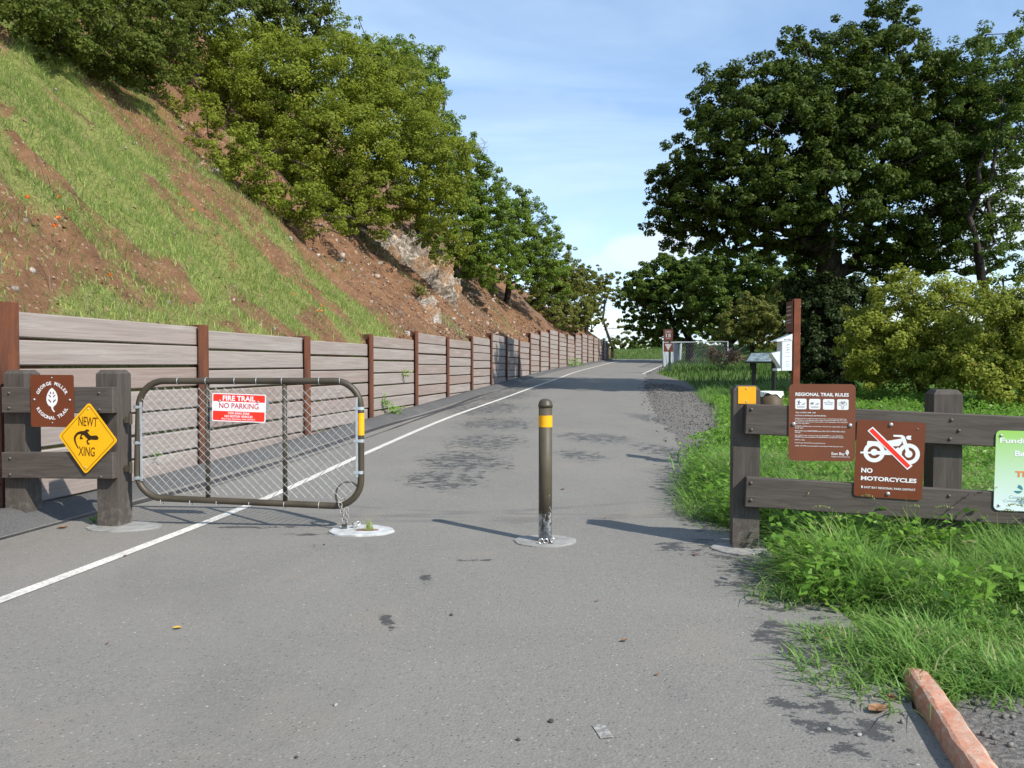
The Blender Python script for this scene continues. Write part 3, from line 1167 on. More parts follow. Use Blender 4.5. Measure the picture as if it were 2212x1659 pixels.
for i in range(len(allposts) - 1):
    A, B = Vector(allposts[i]), Vector(allposts[i + 1])
    d = (B - A)
    L = d.length
    d.normalize()
    nrm = Vector((-d.y, d.x))
    z = alltops[i]
    zb = pz(A.y) - .02
    first = True
    while z > zb:
        o = bpy.data.objects.new('board', board_meshes[0])
        off = .055 + random.uniform(-.012, .014)
        p = A + d * .022 + nrm * off
        o.location = Vector((p.x, p.y, z - BH + random.uniform(-.007, .007))) - W0
        o.rotation_euler = (random.uniform(-.02, .02), random.uniform(-.0022, .0022), math.atan2(d.y, d.x))
        o.scale = (L - .044, 1, 1)
        link(o, wall)
        z -= BH + BG

# ------------------------------------------------------------------ timber barriers
FL0, FLS = (0.274, 6.57), -.153                       # line the barriers, gate and bollard stand on
def line_y(X):
    return FL0[1] + FLS * (X - FL0[0])


def on_line(xpx, dy=0.):
    """point of the barrier line seen at photo column xpx"""
    a = (xpx - CX) / FPX * .9997
    Y = (FL0[1] - FLS * FL0[0] + dy) / (1 - FLS * a)
    return a * Y, Y


YAW = math.atan(FLS)
PW = .205


def timber_post(parent, xpx, ztop, zbase, root):
    X, Y = on_line(xpx)
    b = MB()
    w = PW / 2
    h = ztop - zbase
    vs = [(-w, 0, -.12), (w, 0, -.12), (w, PW, -.12), (-w, PW, -.12), (-w, 0, h - .035), (w, 0, h - .035), (w, PW, h - .035), (-w, PW, h - .035),
          (-w + .028, .028, h), (w - .028, .028, h), (w - .028, PW - .028, h), (-w + .028, PW - .028, h)]
    fs = [(0, 1, 5, 4), (1, 2, 6, 5), (2, 3, 7, 6), (3, 0, 4, 7), (4, 5, 9, 8), (5, 6, 10, 9), (6, 7, 11, 10), (7, 4, 8, 11), (8, 9, 10, 11), (3, 2, 1, 0)]
    b.add(vs, fs)
    loc = Vector((X, Y, zbase)) - root
    return b.build('post', M['post'], parent, (loc.x, loc.y, loc.z), (0, 0, YAW))


RT = .072


def rail(parent, p0, p1, root, h=.235):
    """p0/p1 world points of the top front edge; beveled plank"""
    d = p1 - p0
    L = d.length
    b = MB()
    b.box((0, 0, -h), (L, RT, 0), .006)
    loc = p0 - root
    e = d.to_track_quat('X', 'Z').to_euler()
    return b.build('rail', M['timber'], parent, loc, e)


def rail_bolt(parent, pw, root, r=.013):
    b = MB()
    n = 12
    vs, fs = [], []
    prof = [(r, 0), (r * .95, .4 * r), (r * .65, .75 * r), (r * .25, .9 * r)]
    for rr, dd in prof:
        for j in range(n):
            a = 2 * math.pi * j / n
            vs.append((rr * math.cos(a), -dd, rr * math.sin(a)))
    for i in range(3):
        for j in range(n):
            j2 = (j + 1) % n
            fs.append((i * n + j, i * n + j2, (i + 1) * n + j2, (i + 1) * n + j))
    fs.append(tuple(3 * n + j for j in range(n)))
    b.add(vs, fs)
    return b.build('bolt', M['bolt_dark'], parent, pw - root, (0, 0, YAW), smooth=True)


def rail_pt(xpx, ypx, dy=-RT):
    X, Y = on_line(xpx, dy)
    return at(xpx, ypx, Y)


# left barrier
Ax, Ay = on_line(229)
Aroot = Vector((Ax, Ay, float(rz(Ay))))
lb = thing('timber_barrier', 'short dark brown timber barrier holding the gate hinge, beside the retaining wall', 'barrier', Aroot)
timber_post(lb, 229, at(229, 799, Ay).z, float(rz(Ay)), Aroot)
Bx, By = on_line(29)
timber_post(lb, 29, at(29, 799, By).z, float(rz(By)) + .03, Aroot)
for y0, y1 in ((836, 836), (977, 978)):
    rail(lb, rail_pt(2, y0), rail_pt(243, y1), Aroot)
for x, y in ((20, 849), (20, 891 - 10), (214, 849), (215, 885), (22, 990), (22, 1025), (218, 1030), (218, 990)):
    rail_bolt(lb, rail_pt(x, y) + Vector((0, -.001, 0)), Aroot)

# right barrier
Cx_, Cy_ = on_line(1614)
Croot = Vector((Cx_, Cy_, float(rz(Cy_))))
rb = thing('timber_barrier', 'long dark brown timber barrier carrying the rules and motorcycle signs in tall grass', 'barrier', Croot)
timber_post(rb, 1614, at(1614, 833, Cy_).z, float(rz(Cy_)), Croot)
Dx, Dy = on_line(2050)
timber_post(rb, 2050, at(2050, 842, Dy).z, float(ground_z(Dx, Dy)) - .02, Croot)
for (yl, yr) in ((872.5, 897.0), (1030.5, 1062.5)):
    a = rail_pt(1612, yl)
    b = rail_pt(2141, yr)
    d = (b - a).normalized()
    rail(rb, a, a + d * 2.62, Croot, .236)
for x, y in ((1623, 884), (1623, 928), (1622, 1043), (1622, 1080), (2055, 907), (2052, 948), (2050, 1071), (2050, 1112), (1981, 927), (2071, 1005 - 75)):
    rail_bolt(rb, rail_pt(x, y) + Vector((0, -.001, 0)), Croot)

# concrete collars round the posts
def collar(cx, cy, rx, ry_, name, label, mat, seed, dz=.012, hole=None):
    b = MB()
    n = 44
    vs = []
    for rr, zz in ((1.0, -.01), (1.0, dz * .7), (.95, dz), (0.02, dz + .002)):
        for j in range(n):
            a = 2 * math.pi * j / n
            w = 1 + .11 * (float(fbm(math.cos(a) * 1.6 + 5, math.sin(a) * 1.6 + seed, seed)) - .5) * 2 + .02 * math.sin(9 * a + seed)
            x_, y_ = rr * rx * w * math.cos(a), rr * ry_ * w * math.sin(a)
            vs.append((x_, y_, zz + float(rz(cy + y_)) - float(rz(cy))))
    fs = []
    for i in range(3):
        for j in range(n):
            j2 = (j + 1) % n
            fs.append((i * n + j, i * n + j2, (i + 1) * n + j2, (i + 1) * n + j))
    fs.append(tuple(3 * n + j for j in range(n)))
    b.add(vs, fs)
    o = b.build(name, mat, None, (cx, cy, float(rz(cy))))
    return tag(o, label, 'concrete')


collar(Ax + .14, Ay + .02, .33, .22, 'concrete_footing', 'smeared pale concrete footing around the gate hinge post', M['concrete'], 3)
collar(Cx_ - .05, Cy_ + .03, .21, .20, 'concrete_footing', 'grey concrete footing at the grass edge under the barrier post with yellow plate', M['concrete'], 6)
pad_p = hit(781, 1148)
collar(pad_p.x, pad_p.y, .285, .21, 'concrete_footing', 'whitish concrete patch with a hole below the gate chain', M['pale_concrete'], 9, .018)

# ------------------------------------------------------------------ swing gate
GY0, GY1 = 7.22, 7.08
GL, GR = at(297, 950, GY0), at(778, 950, GY1)
gdir = Vector((GR.x - GL.x, GR.y - GL.y, 0))
gyaw = math.atan2(gdir.y, gdir.x)
groot = Vector((GL.x, GL.y, float(rz(GL.y))))
gate = thing('swing_gate', 'olive brown tubular gate with chain link infill across the trail', 'gate', groot, (0, 0, gyaw))
GW = gdir.length


def gp(x, y):
    """photo point on the gate plane -> gate local (x, z)"""
    a, bb = ray(x, y)
    # intersect with vertical plane through GL along gdir
    n = Vector((-gdir.y, gdir.x))
    t = (GL.x * n.x + GL.y * n.y) / (a * n.x + n.y)
    P = Vector((a * t, t, CAM_H + bb * t)) - groot
    return P.x * math.cos(gyaw) + P.y * math.sin(gyaw), P.z


x_l, z_tl = gp(297, 823)
x_r, z_tr = gp(779, 823)
_, z_bl = gp(330, 1076)
_, z_br = gp(740, 1093)
PR = .0295
RC = .235
pts = []
for (cx, cz, a0) in ((x_r - RC, z_tr - RC, 0), (x_l + RC * 1.05, z_tl - RC, 90), (x_l + RC * .95, z_bl + RC, 180), (x_r - RC, z_br + RC, 270)):
    for i in range(9):
        a = math.radians(a0 + 90 * i / 8)
        pts.append((cx + RC * math.cos(a), 0, cz + RC * math.sin(a)))
frame_pts = pts[:]
# densify the straight runs
dpts = []
for i in range(len(pts)):
    p, q = Vector(pts[i]), Vector(pts[(i + 1) % len(pts)])
    m = max(1, int((q - p).length / .12))
    for j in range(m):
        dpts.append(p.lerp(q, j / m))
MB().tube(dpts, PR, 14, closed=True).build('frame', M['olive'], gate, smooth=True)
for xx in (448, 615):
    xg, _ = gp(xx, 950)
    zb = z_bl + (z_br - z_bl) * (xg / GW)
    MB().tube([(xg, .004, zb + .01), (xg, .004, z_tl - .01)], .021, 12).build('upright', M['olive'], gate, smooth=True)
# chain link: diagonal wires clipped to the inside of the frame
mb = MB()
poly_in = [(p[0], p[2]) for p in frame_pts]


def inside(x, z, shrink=.05):
    cx, cz = GW / 2, (z_tl + z_bl) / 2
    fx, fz = (abs(x - cx) + shrink), (z - cz)
    zb = z_bl + (z_br - z_bl) * (x / GW)
    if z > z_tl - shrink or z < zb + shrink * .9 or fx > GW / 2 - .0:
        return False
    rx = GW / 2 - RC
    if abs(x - cx) > rx:
        for czz in ((z_tl - RC), (zb + RC)):
            if (z > czz) == (czz > cz):
                if math.hypot(abs(x - cx) - rx, z - czz) > RC - shrink * .8:
                    return False
    return True


PITCHX, PITCHZ = .078, .078
for s_ in (1, -1):
    nlines = int((GW + 1.3) / PITCHX) + 2
    for i in range(nlines):
        x0 = -1.25 + i * PITCHX if s_ == 1 else i * PITCHX
        run = []
        for j in range(0, 66):
            t = j * .02
            x, z = x0 + s_ * t * (PITCHX / PITCHZ), z_bl + .02 + t
            if inside(x, z):
                run.append((x, -.018 + s_ * .0022, z))
            elif run:
                break
        if len(run) > 1:
            mb.tube([run[0], run[-1]], .0019 if s_ == -1 else .0027, 4, cap=False)
o = mb.build('chain_link_mesh', M['wire'], gate)
o['kind'] = 'stuff'
for xx, y0, y1 in ((307, 868, 1038), (772, 858, 1030)):
    xg, za = gp(xx, y0)
    _, zb = gp(xx, y1)
    MB().box((xg - .010, -.030, zb), (xg + .010, -.022, za), .001).build('tension_bar', M['galv'], gate)
for side, xs_, ys_ in ((0, 297, (879, 956, 1032)), (1, 779, (882, 952, 1020))):
    for yy in ys_:
        xg, zg = gp(xs_, yy)
        b = MB()
        n = 16
        vs, fs = [], []
        for zz in (-.014, .014):
            for j in range(n):
                a = 2 * math.pi * j / n
                vs.append((xg + (PR + .003) * math.cos(a), (PR + .003) * math.sin(a), zg + zz))
        for j in range(n):
            j2 = (j + 1) % n
            fs.append((j, j2, n + j2, n + j))
        b.add(vs, fs)
        ex = -1 if side else 1
        x2 = xg + ex * .055
        b.box((min(xg, x2), -.034, zg - .011), (max(xg, x2), -.028, zg + .011))
        b.build('clamp_band', M['galv'], gate)
for xx, top in ((325, 1), (385, 1), (446, 1), (508, 1), (555, 1), (610, 1), (690, 1), (735, 1), (350, 0), (413, 0), (470, 0), (540, 0), (615, 0), (690, 0)):
    xg, zg = gp(xx, 823 if top else 1083 + (xx - 330) * .024)
    if xg < x_l + RC * .8:
        zg = z_tl - .03 if top else z_bl + .03
        xg = x_l + RC * .62
        continue
    b = MB()
    ring = [(xg, (PR + .003) * math.cos(2 * math.pi * j / 14), zg + (PR + .003) * math.sin(2 * math.pi * j / 14)) for j in range(14)]
    b.tube(ring, .003, 5, closed=True)
    b.build('wire_tie', M['galv'], gate, smooth=True)
# yellow reflective wrap on the free end
xg, zt = gp(779, 892)
_, zb = gp(779, 940)
mb = MB()
n = 20
vs, fs = [], []
for zz in (zb, zt):
    for j in range(n):
        a = 2 * math.pi * j / n
        vs.append((x_r + (PR + .0015) * math.cos(a), (PR + .0015) * math.sin(a), zz))
for j in range(n):
    fs.append((j, (j + 1) % n, n + (j + 1) % n, n + j))
mb.add(vs, fs).build('reflective_wrap', M['yellow'], gate, smooth=True)
# strap ring in the lower free corner
c_x, c_z = gp(752, 1070)
ang = [math.radians(a) for a in range(20, 222, 12)]
mb = MB()
vs, fs = [], []
rr = .108
for a in ang:
    for dy in (-.02, .02):
        for dr in (0, .008):
            vs.append((c_x + (rr + dr) * math.cos(a) * 1.0, dy, c_z + (rr + dr) * math.sin(a) * 1.08))
for i in range(len(ang) - 1):
    a, b = i * 4, i * 4 + 4
    for p, q in ((0, 1), (1, 3), (3, 2), (2, 0)):
        fs.append((a + p, a + q, b + q, b + p))
mb.add(vs, fs).build('lock_ring', M['olive'], gate)
# hinges
for yy in (905, 1010):
    xg, zg = gp(283, yy)
    b = MB()
    b.box((xg - .055, -.012, zg - .035), (xg - .005, .012, zg + .02))
    b.tube([(xg - .004, 0, zg - .05), (xg - .004, 0, zg + .05)], .016, 10)
    b.build('hinge', M['olive'], gate)

# chain and padlocks
chain = thing('lock_chain', 'rusty link chain looped through the gate corner', 'chain', at(742, 1100, 7.08))
link_me = None


def chain_link_mesh(L=.052, w=.030, r=.0042):
    pts = []
    for i in range(8):
        a = math.pi * i / 7
        pts.append((w / 2 * math.cos(a), 0, L / 2 - w / 2 + w / 2 * math.sin(a)))
    for i in range(8):
        a = math.pi + math.pi * i / 7
        pts.append((w / 2 * math.cos(a), 0, -L / 2 + w / 2 + w / 2 * math.sin(a)))
    return MB().tube(pts, r, 6, closed=True).mesh('link', M['chain'], True)


link_me = chain_link_mesh()


def hang(p0, p1, parent, root, n):
    d = p1 - p0
    for i in range(n):
        p = p0 + d * ((i + .5) / n)
        o = bpy.data.objects.new('link', link_me)
        o.location = p - root
        q = d.to_track_quat('Z', 'Y').to_euler()
        q2 = (d.to_track_quat('Z', 'Y') @ Matrix.Rotation(math.radians(90 * (i % 2) + 20), 4, 'Z').to_quaternion()).to_euler()
        o.rotation_euler = q2
        link(o, parent)


croot = at(742, 1100, 7.08)
pA, pB = at(734, 1086, 7.03), at(744, 1129, 7.0)
hang(pA, pB, chain, croot, 5)
hang(at(748, 1098, 7.03), at(750, 1129, 7.0), chain, croot, 4)
hang(at(733, 1084, 7.03), at(742, 1079, 7.06), chain, croot, 2)


def padlock(name, p, mat, label, yaw, tilt=0, sz=1.0):
    t = thing(name, label, 'padlock', p, (0, tilt, yaw))
    MB().box((-.024 * sz, -.013 * sz, 0), (.024 * sz, .013 * sz, .046 * sz), .004).build('lock_body', mat, t)
    pts = [(-.016 * sz, 0, .04 * sz), (-.016 * sz, 0, .07 * sz)] + [(.016 * sz * math.cos(a), 0, .07 * sz + .016 * sz * math.sin(a)) for a in [math.pi - math.pi * i / 6 for i in range(1, 6)]] + [(.016 * sz, 0, .07 * sz), (.016 * sz, 0, .04 * sz)]
    MB().tube(pts, .0045 * sz, 8).build('shackle', M['lock_steel'], t, smooth=True)
    return t


p1 = hit(744, 1147)
padlock('padlock', p1 + Vector((0, 0, .018)), M['lock_dark'], 'dark weathered padlock hanging on the gate chain', .3)
p2 = hit(757, 1147)
padlock('padlock', p2 + Vector((.02, .015, .045)), M['lock_steel'], 'shiny silver padlock lying on the pale concrete patch', .9, math.radians(80))
# hole with grass tuft in the pad
hp = hit(792, 1150)
mb = MB()
n = 18
mb.add([(.105 * math.cos(2 * math.pi * j / n) * (1 + .15 * math.sin(3 * j)), .035 * math.sin(2 * math.pi * j / n), 0) for j in range(n)], [tuple(range(n))])
tag(mb.build('soil_pocket', M['dead_leaf'], None, (hp.x, hp.y, hp.z + .0245)), 'small hole of brown soil in the whitish concrete patch', 'soil')

# ------------------------------------------------------------------ bollard
bp = hit(1178, 1172)
bol = thing('bollard', 'olive brown steel bollard with a yellow band in the middle of the trail', 'bollard', bp)
BHGT = at(1180, 862, bp.y).z - bp.z
BR = .0555
MB().lathe([(BR, 0), (BR, BHGT - .06)], 28).build('pipe', M['bollard'], bol, smooth=True)
MB().lathe([(BR + .004, BHGT - .068), (BR + .005, BHGT - .045), (BR + .001, BHGT - .04), (BR * .97, BHGT - .026), (BR * .8, BHGT - .010), (BR * .5, BHGT), (BR * .12, BHGT + .004)], 28).build('cap', M['olive'], bol, smooth=True)
zt, zb = at(1180, 897, bp.y).z - bp.z, at(1180, 922, bp.y).z - bp.z
mb = MB()
n = 28
vs, fs = [], []
for zz in (zb, zt):
    for j in range(n):
        a = 2 * math.pi * j / n
        vs.append(((BR + .0015) * math.cos(a), (BR + .0015) * math.sin(a), zz))
for j in range(n):
    fs.append((j, (j + 1) % n, n + (j + 1) % n, n + j))
mb.add(vs, fs).build('reflective_wrap', M['yellow'], bol, smooth=True)
collar(bp.x + .005, bp.y + .03, .265, .215, 'concrete_footing', 'round grey concrete footing of the trail bollard', M['concrete'], 12)
lock = thing('hasp_lock', 'small steel hasp and lock at the bollard foot', 'lock', bp + Vector((0, -.075, .014)))
MB().box((-.012, -.03, 0), (.045, .0, .032), .003).build('lock_body', M['lock_dark'], lock)
for dx, dz, rr in ((-.038, .018, .020), (.0, .020, .018), (.055, .026, .017)):
    pts_ = [(dx + rr * math.cos(2 * math.pi * j / 12), -.034, dz + rr * math.sin(2 * math.pi * j / 12)) for j in range(12)]
    MB().tube(pts_, .0052, 6, closed=True).build('loop', M['lock_steel'], lock, smooth=True)


# ------------------------------------------------------------------ signs
def sign_root(name, label, px, py, Y, yaw, cat='sign'):
    return thing(name, label, cat, at(px, py, Y), (0, 0, yaw))


def scr(Y):
    """metres per photo (full resolution) pixel at depth Y"""
    return Y / 3200.0


def leaf_emblem(mbw, mbb, cx, cz, s, y):
    out = [(0, 1.0), (.16, .88), (.34, .70), (.48, .45), (.56, .15), (.54, -.15), (.42, -.42), (.25, -.58), (.12, -.66), (.10, -.8), (.16, -.98), (.28, -1.06), (.20, -1.16), (.04, -1.02), (-.06, -.85), (-.10, -.66),
           (-.30, -.58), (-.46, -.40), (-.55, -.12), (-.54, .18), (-.44, .48), (-.30, .72), (-.14, .90)]
    mbw.poly([(cx + a * s, cz + b * s) for a, b in out], y)
    if mbb is not None:
        for cut in ([(-.10, .66), (-.20, .62), (-.17, .46), (-.07, .42)], [(.10, .66), (.20, .62), (.17, .46), (.07, .42)],
                    [(-.10, .12), (-.34, .34), (-.30, .42), (-.10, .24)], [(.10, .12), (.34, .34), (.30, .42), (.10, .24)],
                    [(-.10, -.34), (-.36, -.10), (-.34, .02), (-.10, -.18)], [(.10, -.34), (.36, -.10), (.34, .02), (.10, -.18)]):
            mbb.poly([(cx + a * s, cz + b * s) for a, b in cut], y - .0005)


# George Miller trail sign
SY = on_line(113, -RT - .010)[1]
k_ = .265 * scr(SY)
s = sign_root('trail_sign', 'square brown sign with a white leaf emblem and curved lettering on the timber barrier', (114.6 + 302.7) / 2 / 1.852, (1500 + 1708) / 2 / 1.852, SY, YAW)
w_, h_ = 188 * scr(SY) * 1.02, 209 * scr(SY)
MB().poly(rrect(w_, h_, .018), 0, .003).build('plate', M['sign_brown'], s)
mw, mbk = MB(), MB()
leaf_emblem(mw, mbk, .0, .016, .102, -.0015)
mw.build('emblem', M['white_print'], s)
mbk.build('emblem_veins', M['sign_brown'], s)


def arc_text(mb, body, r, a0, a1, hgt, cz, y, top=True):
    n = len(body)
    wid = []
    for ch in body:
        wid.append({'I': .45, ' ': .75, 'M': 1.3, 'W': 1.3, 'L': .85, 'E': .9}.get(ch, 1.05))
    tot = sum(wid)
    acc = 0
    for ch, wd in zip(body, wid):
        f = (acc + wd / 2) / tot
        acc += wd
        if ch == ' ':
            mb.cut()
            continue
        a = math.radians(a0 + (a1 - a0) * f)
        vs, fs = text_geo(ch, .03)
        ax, bx = min(v.x for v in vs), max(v.x for v in vs)
        az, bz = min(v.y for v in vs), max(v.y for v in vs)
        sc_ = hgt / .72
        cx, cz2 = r * math.cos(a), cz + r * math.sin(a)
        rt = a - math.pi / 2 if top else a + math.pi / 2
        pp = [((v.x - (ax + bx) / 2) * sc_, (v.y - (az + bz) / 2) * sc_) for v in vs]
        pp = rotp(pp, rt)
        mb.add([(cx + p[0], y, cz2 + p[1]) for p in pp], fs)


mt = MB()
arc_text(mt, 'GEORGE MILLER', .157, 158, 22, .030, .002, -.0015, True)
mt.cut()
arc_text(mt, 'REGIONAL TRAIL', .160, 205, 335, .030, .008, -.0015, False)
mt.lines('lettering', M['white_print'], s)
for bx, bz in ((-.177, .012), (.176, .010), (0, .208), (.0, -.196)):
    bolt_head(s, bx, bz, -.0005, .011 if abs(bx) > .1 else .007)

# newt crossing diamond
SY = on_line(189, -RT - .024)[1]
k_ = .265 * scr(SY)
NC = (948, 1032)
s = sign_root('newt_crossing_sign', 'yellow diamond newt crossing sign on the timber barrier', (100 + NC[0] * .2652) / 1.852, (1480 + NC[1] * .2652) / 1.852, SY, YAW)


def nz(x, y):
    return (x - NC[0]) * k_, -(y - NC[1]) * k_


tops = [nz(975, 482), nz(1440, 1062), nz(902, 1580), nz(458, 1000)]


def round_poly(P, r, n=5):
    out = []
    m = len(P)
    for i in range(m):
        a, b, c = Vector(P[i - 1]), Vector(P[i]), Vector(P[(i + 1) % m])
        u, v = (a - b).normalized(), (c - b).normalized()
        half = math.acos(max(-1, min(1, u.dot(v)))) / 2
        t = r / math.tan(half)
        p0, p1 = b + u * t, b + v * t
        for j in range(n + 1):
            f = j / n
            out.append(tuple((1 - f) ** 2 * p0 + 2 * f * (1 - f) * b + f * f * p1))
    return out


def shrink(P, d):
    c = Vector((sum(p[0] for p in P) / len(P), sum(p[1] for p in P) / len(P)))
    return [tuple(c + (Vector(p) - c) * (1 - d / (Vector(p) - c).length)) for p in P]


MB().poly(round_poly(tops, .030), 0, .003).build('plate', M['sign_yellow'], s)
mb = MB()
o1, o2 = round_poly(shrink(tops, .026), .024), round_poly(shrink(tops, .0325), .021)
n = len(o1)
mb.add([(p[0], -.0008, p[1]) for p in o1] + [(p[0], -.0008, p[1]) for p in o2], [(i, (i + 1) % n, n + (i + 1) % n, n + i) for i in range(n)])
mb.build('border_line', M['brown_line'], s)
newt = [(785, 1195), (750, 1140), (722, 1080), (713, 1030), (730, 985), (770, 945), (820, 925), (880, 920), (905, 915), (915, 900), (945, 895), (975, 903), (962, 908), (985, 916), (958, 920), (975, 932), (938, 930), (952, 945), (975, 975),
        (1000, 990), (1030, 990), (1075, 985), (1105, 990), (1127, 1015), (1125, 1040), (1105, 1053), (1060, 1055), (1010, 1050), (962, 1063), (947, 1075), (957, 1098), (988, 1108), (970, 1114), (977, 1130), (956, 1120), (950, 1138), (938, 1115),
        (925, 1085), (930, 1060), (950, 1045), (930, 1030), (900, 1000), (876, 980), (858, 985), (843, 1005), (853, 1022), (876, 1033), (858, 1037), (860, 1055), (842, 1043), (826, 1055), (824, 1035), (812, 1042), (818, 1015), (830, 980),
        (838, 966), (800, 972), (770, 992), (748, 1030), (747, 1070), (762, 1120), (787, 1165), (793, 1190)]
MB().poly([nz(*p) for p in newt], -.0012).build('newt_silhouette', M['black_print'], s)
mt = MB()
ang_t = math.radians(-3.0)
for word, x0, x1, y0, y1 in (('NEWT', 797, 1112, 850, 708), ('XING', 790, 1062, 1302, 1160)):
    a, b = nz(x0, y0), nz(x1, y1)
    text(mt, word, a[0], b[0], a[1], b[1], -.0012, .012, ang_t)
mt.lines('lettering', M['brown_line'], s)
for p in ((962, 590), (907, 1470)):
    q = nz(*p)
    bolt_head(s, q[0], q[1], -.0005, .007)

# fire trail / no parking sign on the gate
FC = (1055, 600)
gmid = at((840 + FC[0] * .1175) / 1.852, (1560 + FC[1] * .1175) / 1.852, 7.14)
s = thing('no_parking_sign', 'red and white fire trail no parking sign wired to the gate mesh', 'sign', gmid + Vector((0, -.055, 0)), (0, math.radians(1.9), gyaw))
kf = .1175 * scr(7.1)


def fz(x, y):
    return (x - FC[0]) * kf, -(y - FC[1]) * kf


w_, h_ = 1870 * kf, 955 * kf
MB().poly(rrect(w_, h_, .016), 0, .002).build('plate', M['white_print'], s)
mr = MB()
xl, xr = -w_ / 2 + .0085, w_ / 2 - .0085
za, zb_, zc_, zd = h_ / 2 - .0075, h_ / 2 - .0715, -h_ / 2 + .0925, -h_ / 2 + .0085
r_ = .012
mr.poly([(xl, zb_), (xr, zb_)] + [(xr - r_ + r_ * math.cos(a), za - r_ + r_ * math.sin(a)) for a in [math.pi / 2 * i / 5 for i in range(6)]] + [(xl + r_ - r_ * math.sin(a), za - r_ + r_ * math.cos(a)) for a in [math.pi / 2 * i / 5 for i in range(6)]], -.0008)
mr.poly([(xr, zc_), (xl, zc_)] + [(xl + r_ - r_ * math.cos(a), zd + r_ - r_ * math.sin(a)) for a in [math.pi / 2 * i / 5 for i in range(6)]] + [(xr - r_ + r_ * math.sin(a), zd + r_ - r_ * math.cos(a)) for a in [math.pi / 2 * i / 5 for i in range(6)]], -.0008)
mr.build('red_field', M['red_print'], s)
mt, mt2 = MB(), MB()
H2 = h_ / 2
text(mt, 'FIRE TRAIL', -.148, .148, H2 - .064, H2 - .018, -.0014, .03)
text(mt2, 'NO PARKING', -.180, .180, H2 - .132, H2 - .084, -.0014, .012)
text(mt, 'TOW AWAY ZONE', -.098, .098, -H2 + .064, -H2 + .085, -.0014, .025)
text(mt, 'NO MOTOR VEHICLES', -.127, .127, -H2 + .0375, -H2 + .0575, -.0014, .025)
text(mt, 'EAST BAY REGIONAL PARK DISTRICT', -.138, .152, -H2 + .0165, -H2 + .0295, -.0014, .01)
leaf_emblem(mt, None, -.149, -H2 + .024, .009, -.0014)
mt.lines('lettering', M['white_print'], s)
mt2.lines('lettering', M['crimson_print'], s)
for bx in (-.174, .173):
    bolt_head(s, bx, H2 - .066, -.0005, .010)
MB().box((w_ / 2 - .02, .006, -.02), (w_ / 2 + .025, .010, .075)).build('backing_strap', M['wire'], s)

# regional trail rules sign
RC_ = (722, 832)
k_ = .2049
px_, py_ = 3140 + RC_[0] * k_, 1520 + RC_[1] * k_
SY = on_line(px_ / 1.852, -RT - .010)[1]
s = sign_root('trail_rules_sign', 'tall brown regional trail rules sign with four white pictogram squares', px_ / 1.852, py_ / 1.852, SY, YAW)
kk = k_ * scr(SY)


def ru(x, y):
    return (x - RC_[0]) * kk, -(y - RC_[1]) * kk


MB().poly(rrect(1245 * kk, 1505 * kk, .036), 0, .003).build('plate', M['rules_brown'], s)
mt = MB()
ta = math.radians(-.6)
a, b = ru(222, 318), ru(1216, 250)
text(mt, 'REGIONAL TRAIL RULES', a[0], b[0], a[1], b[1], -.0014, .03, ta)
rules = [('TRAIL CURFEW 10PM - 5AM', 222, 600, 640), ('ALCOHOLIC BEVERAGES ARE PROHIBITED.', 218, 800, 699), ('DOGS must be on leash in posted areas and in any parking area. Dogs may', 218, 1175, 760),
         ('be off leash in undeveloped areas, unless posted, provided they are under', 218, 1188, 792), ('control at all times and you have a leash in your possession. You must pick', 218, 1198, 825),
         ('up your dog waste.', 235, 485, 852), ('HORSES: HORSE riders and owners of horses are responsible and must', 218, 1195, 912), ('be under control.', 218, 375, 940), ('BICYCLISTS and HORSE RIDERS must CALL OUT or RING BELL before', 218, 1155, 1002), ('passing.', 218, 322, 1030),
         ('BICYCLISTS under 18 years of age are REQUIRED to wear HELMETS.', 218, 1115, 1092), ('HELMETS are recommended for all EQUESTRIAN and adult BICYCLISTS.', 218, 1130, 1124), ('KEEP to right.', 218, 410, 1178), ('PLANTS and WILDLIFE are protected by law.', 218, 795, 1238), ('TRAIL VISITORS are responsible for knowing and following park rules.', 218, 1122, 1298)]
for body, x0, x1, yy in rules:
    a, b = ru(x0, yy + 12), ru(x1, yy - 12)
    text(mt, body, a[0], b[0], a[1], b[1], -.0014, .012, ta * .6)
a, b = ru(908, 1480), ru(1150, 1410)
text(mt, 'East Bay', a[0], b[0], a[1], b[1], -.0014, .012, ta)
a, b = ru(908, 1512), ru(1248, 1486)
text(mt, 'Regional Park District', a[0], b[0], a[1], b[1], -.0014, .008, ta)
mt.lines('lettering', M['white_print'], s)
me_, mv = MB(), MB()
q = ru(1198, 1415)
leaf_emblem(me_, mv, q[0], q[1], 58 * kk, -.0014)
me_.build('emblem', M['white_print'], s)
mv.build('emblem_veins', M['rules_brown'], s)
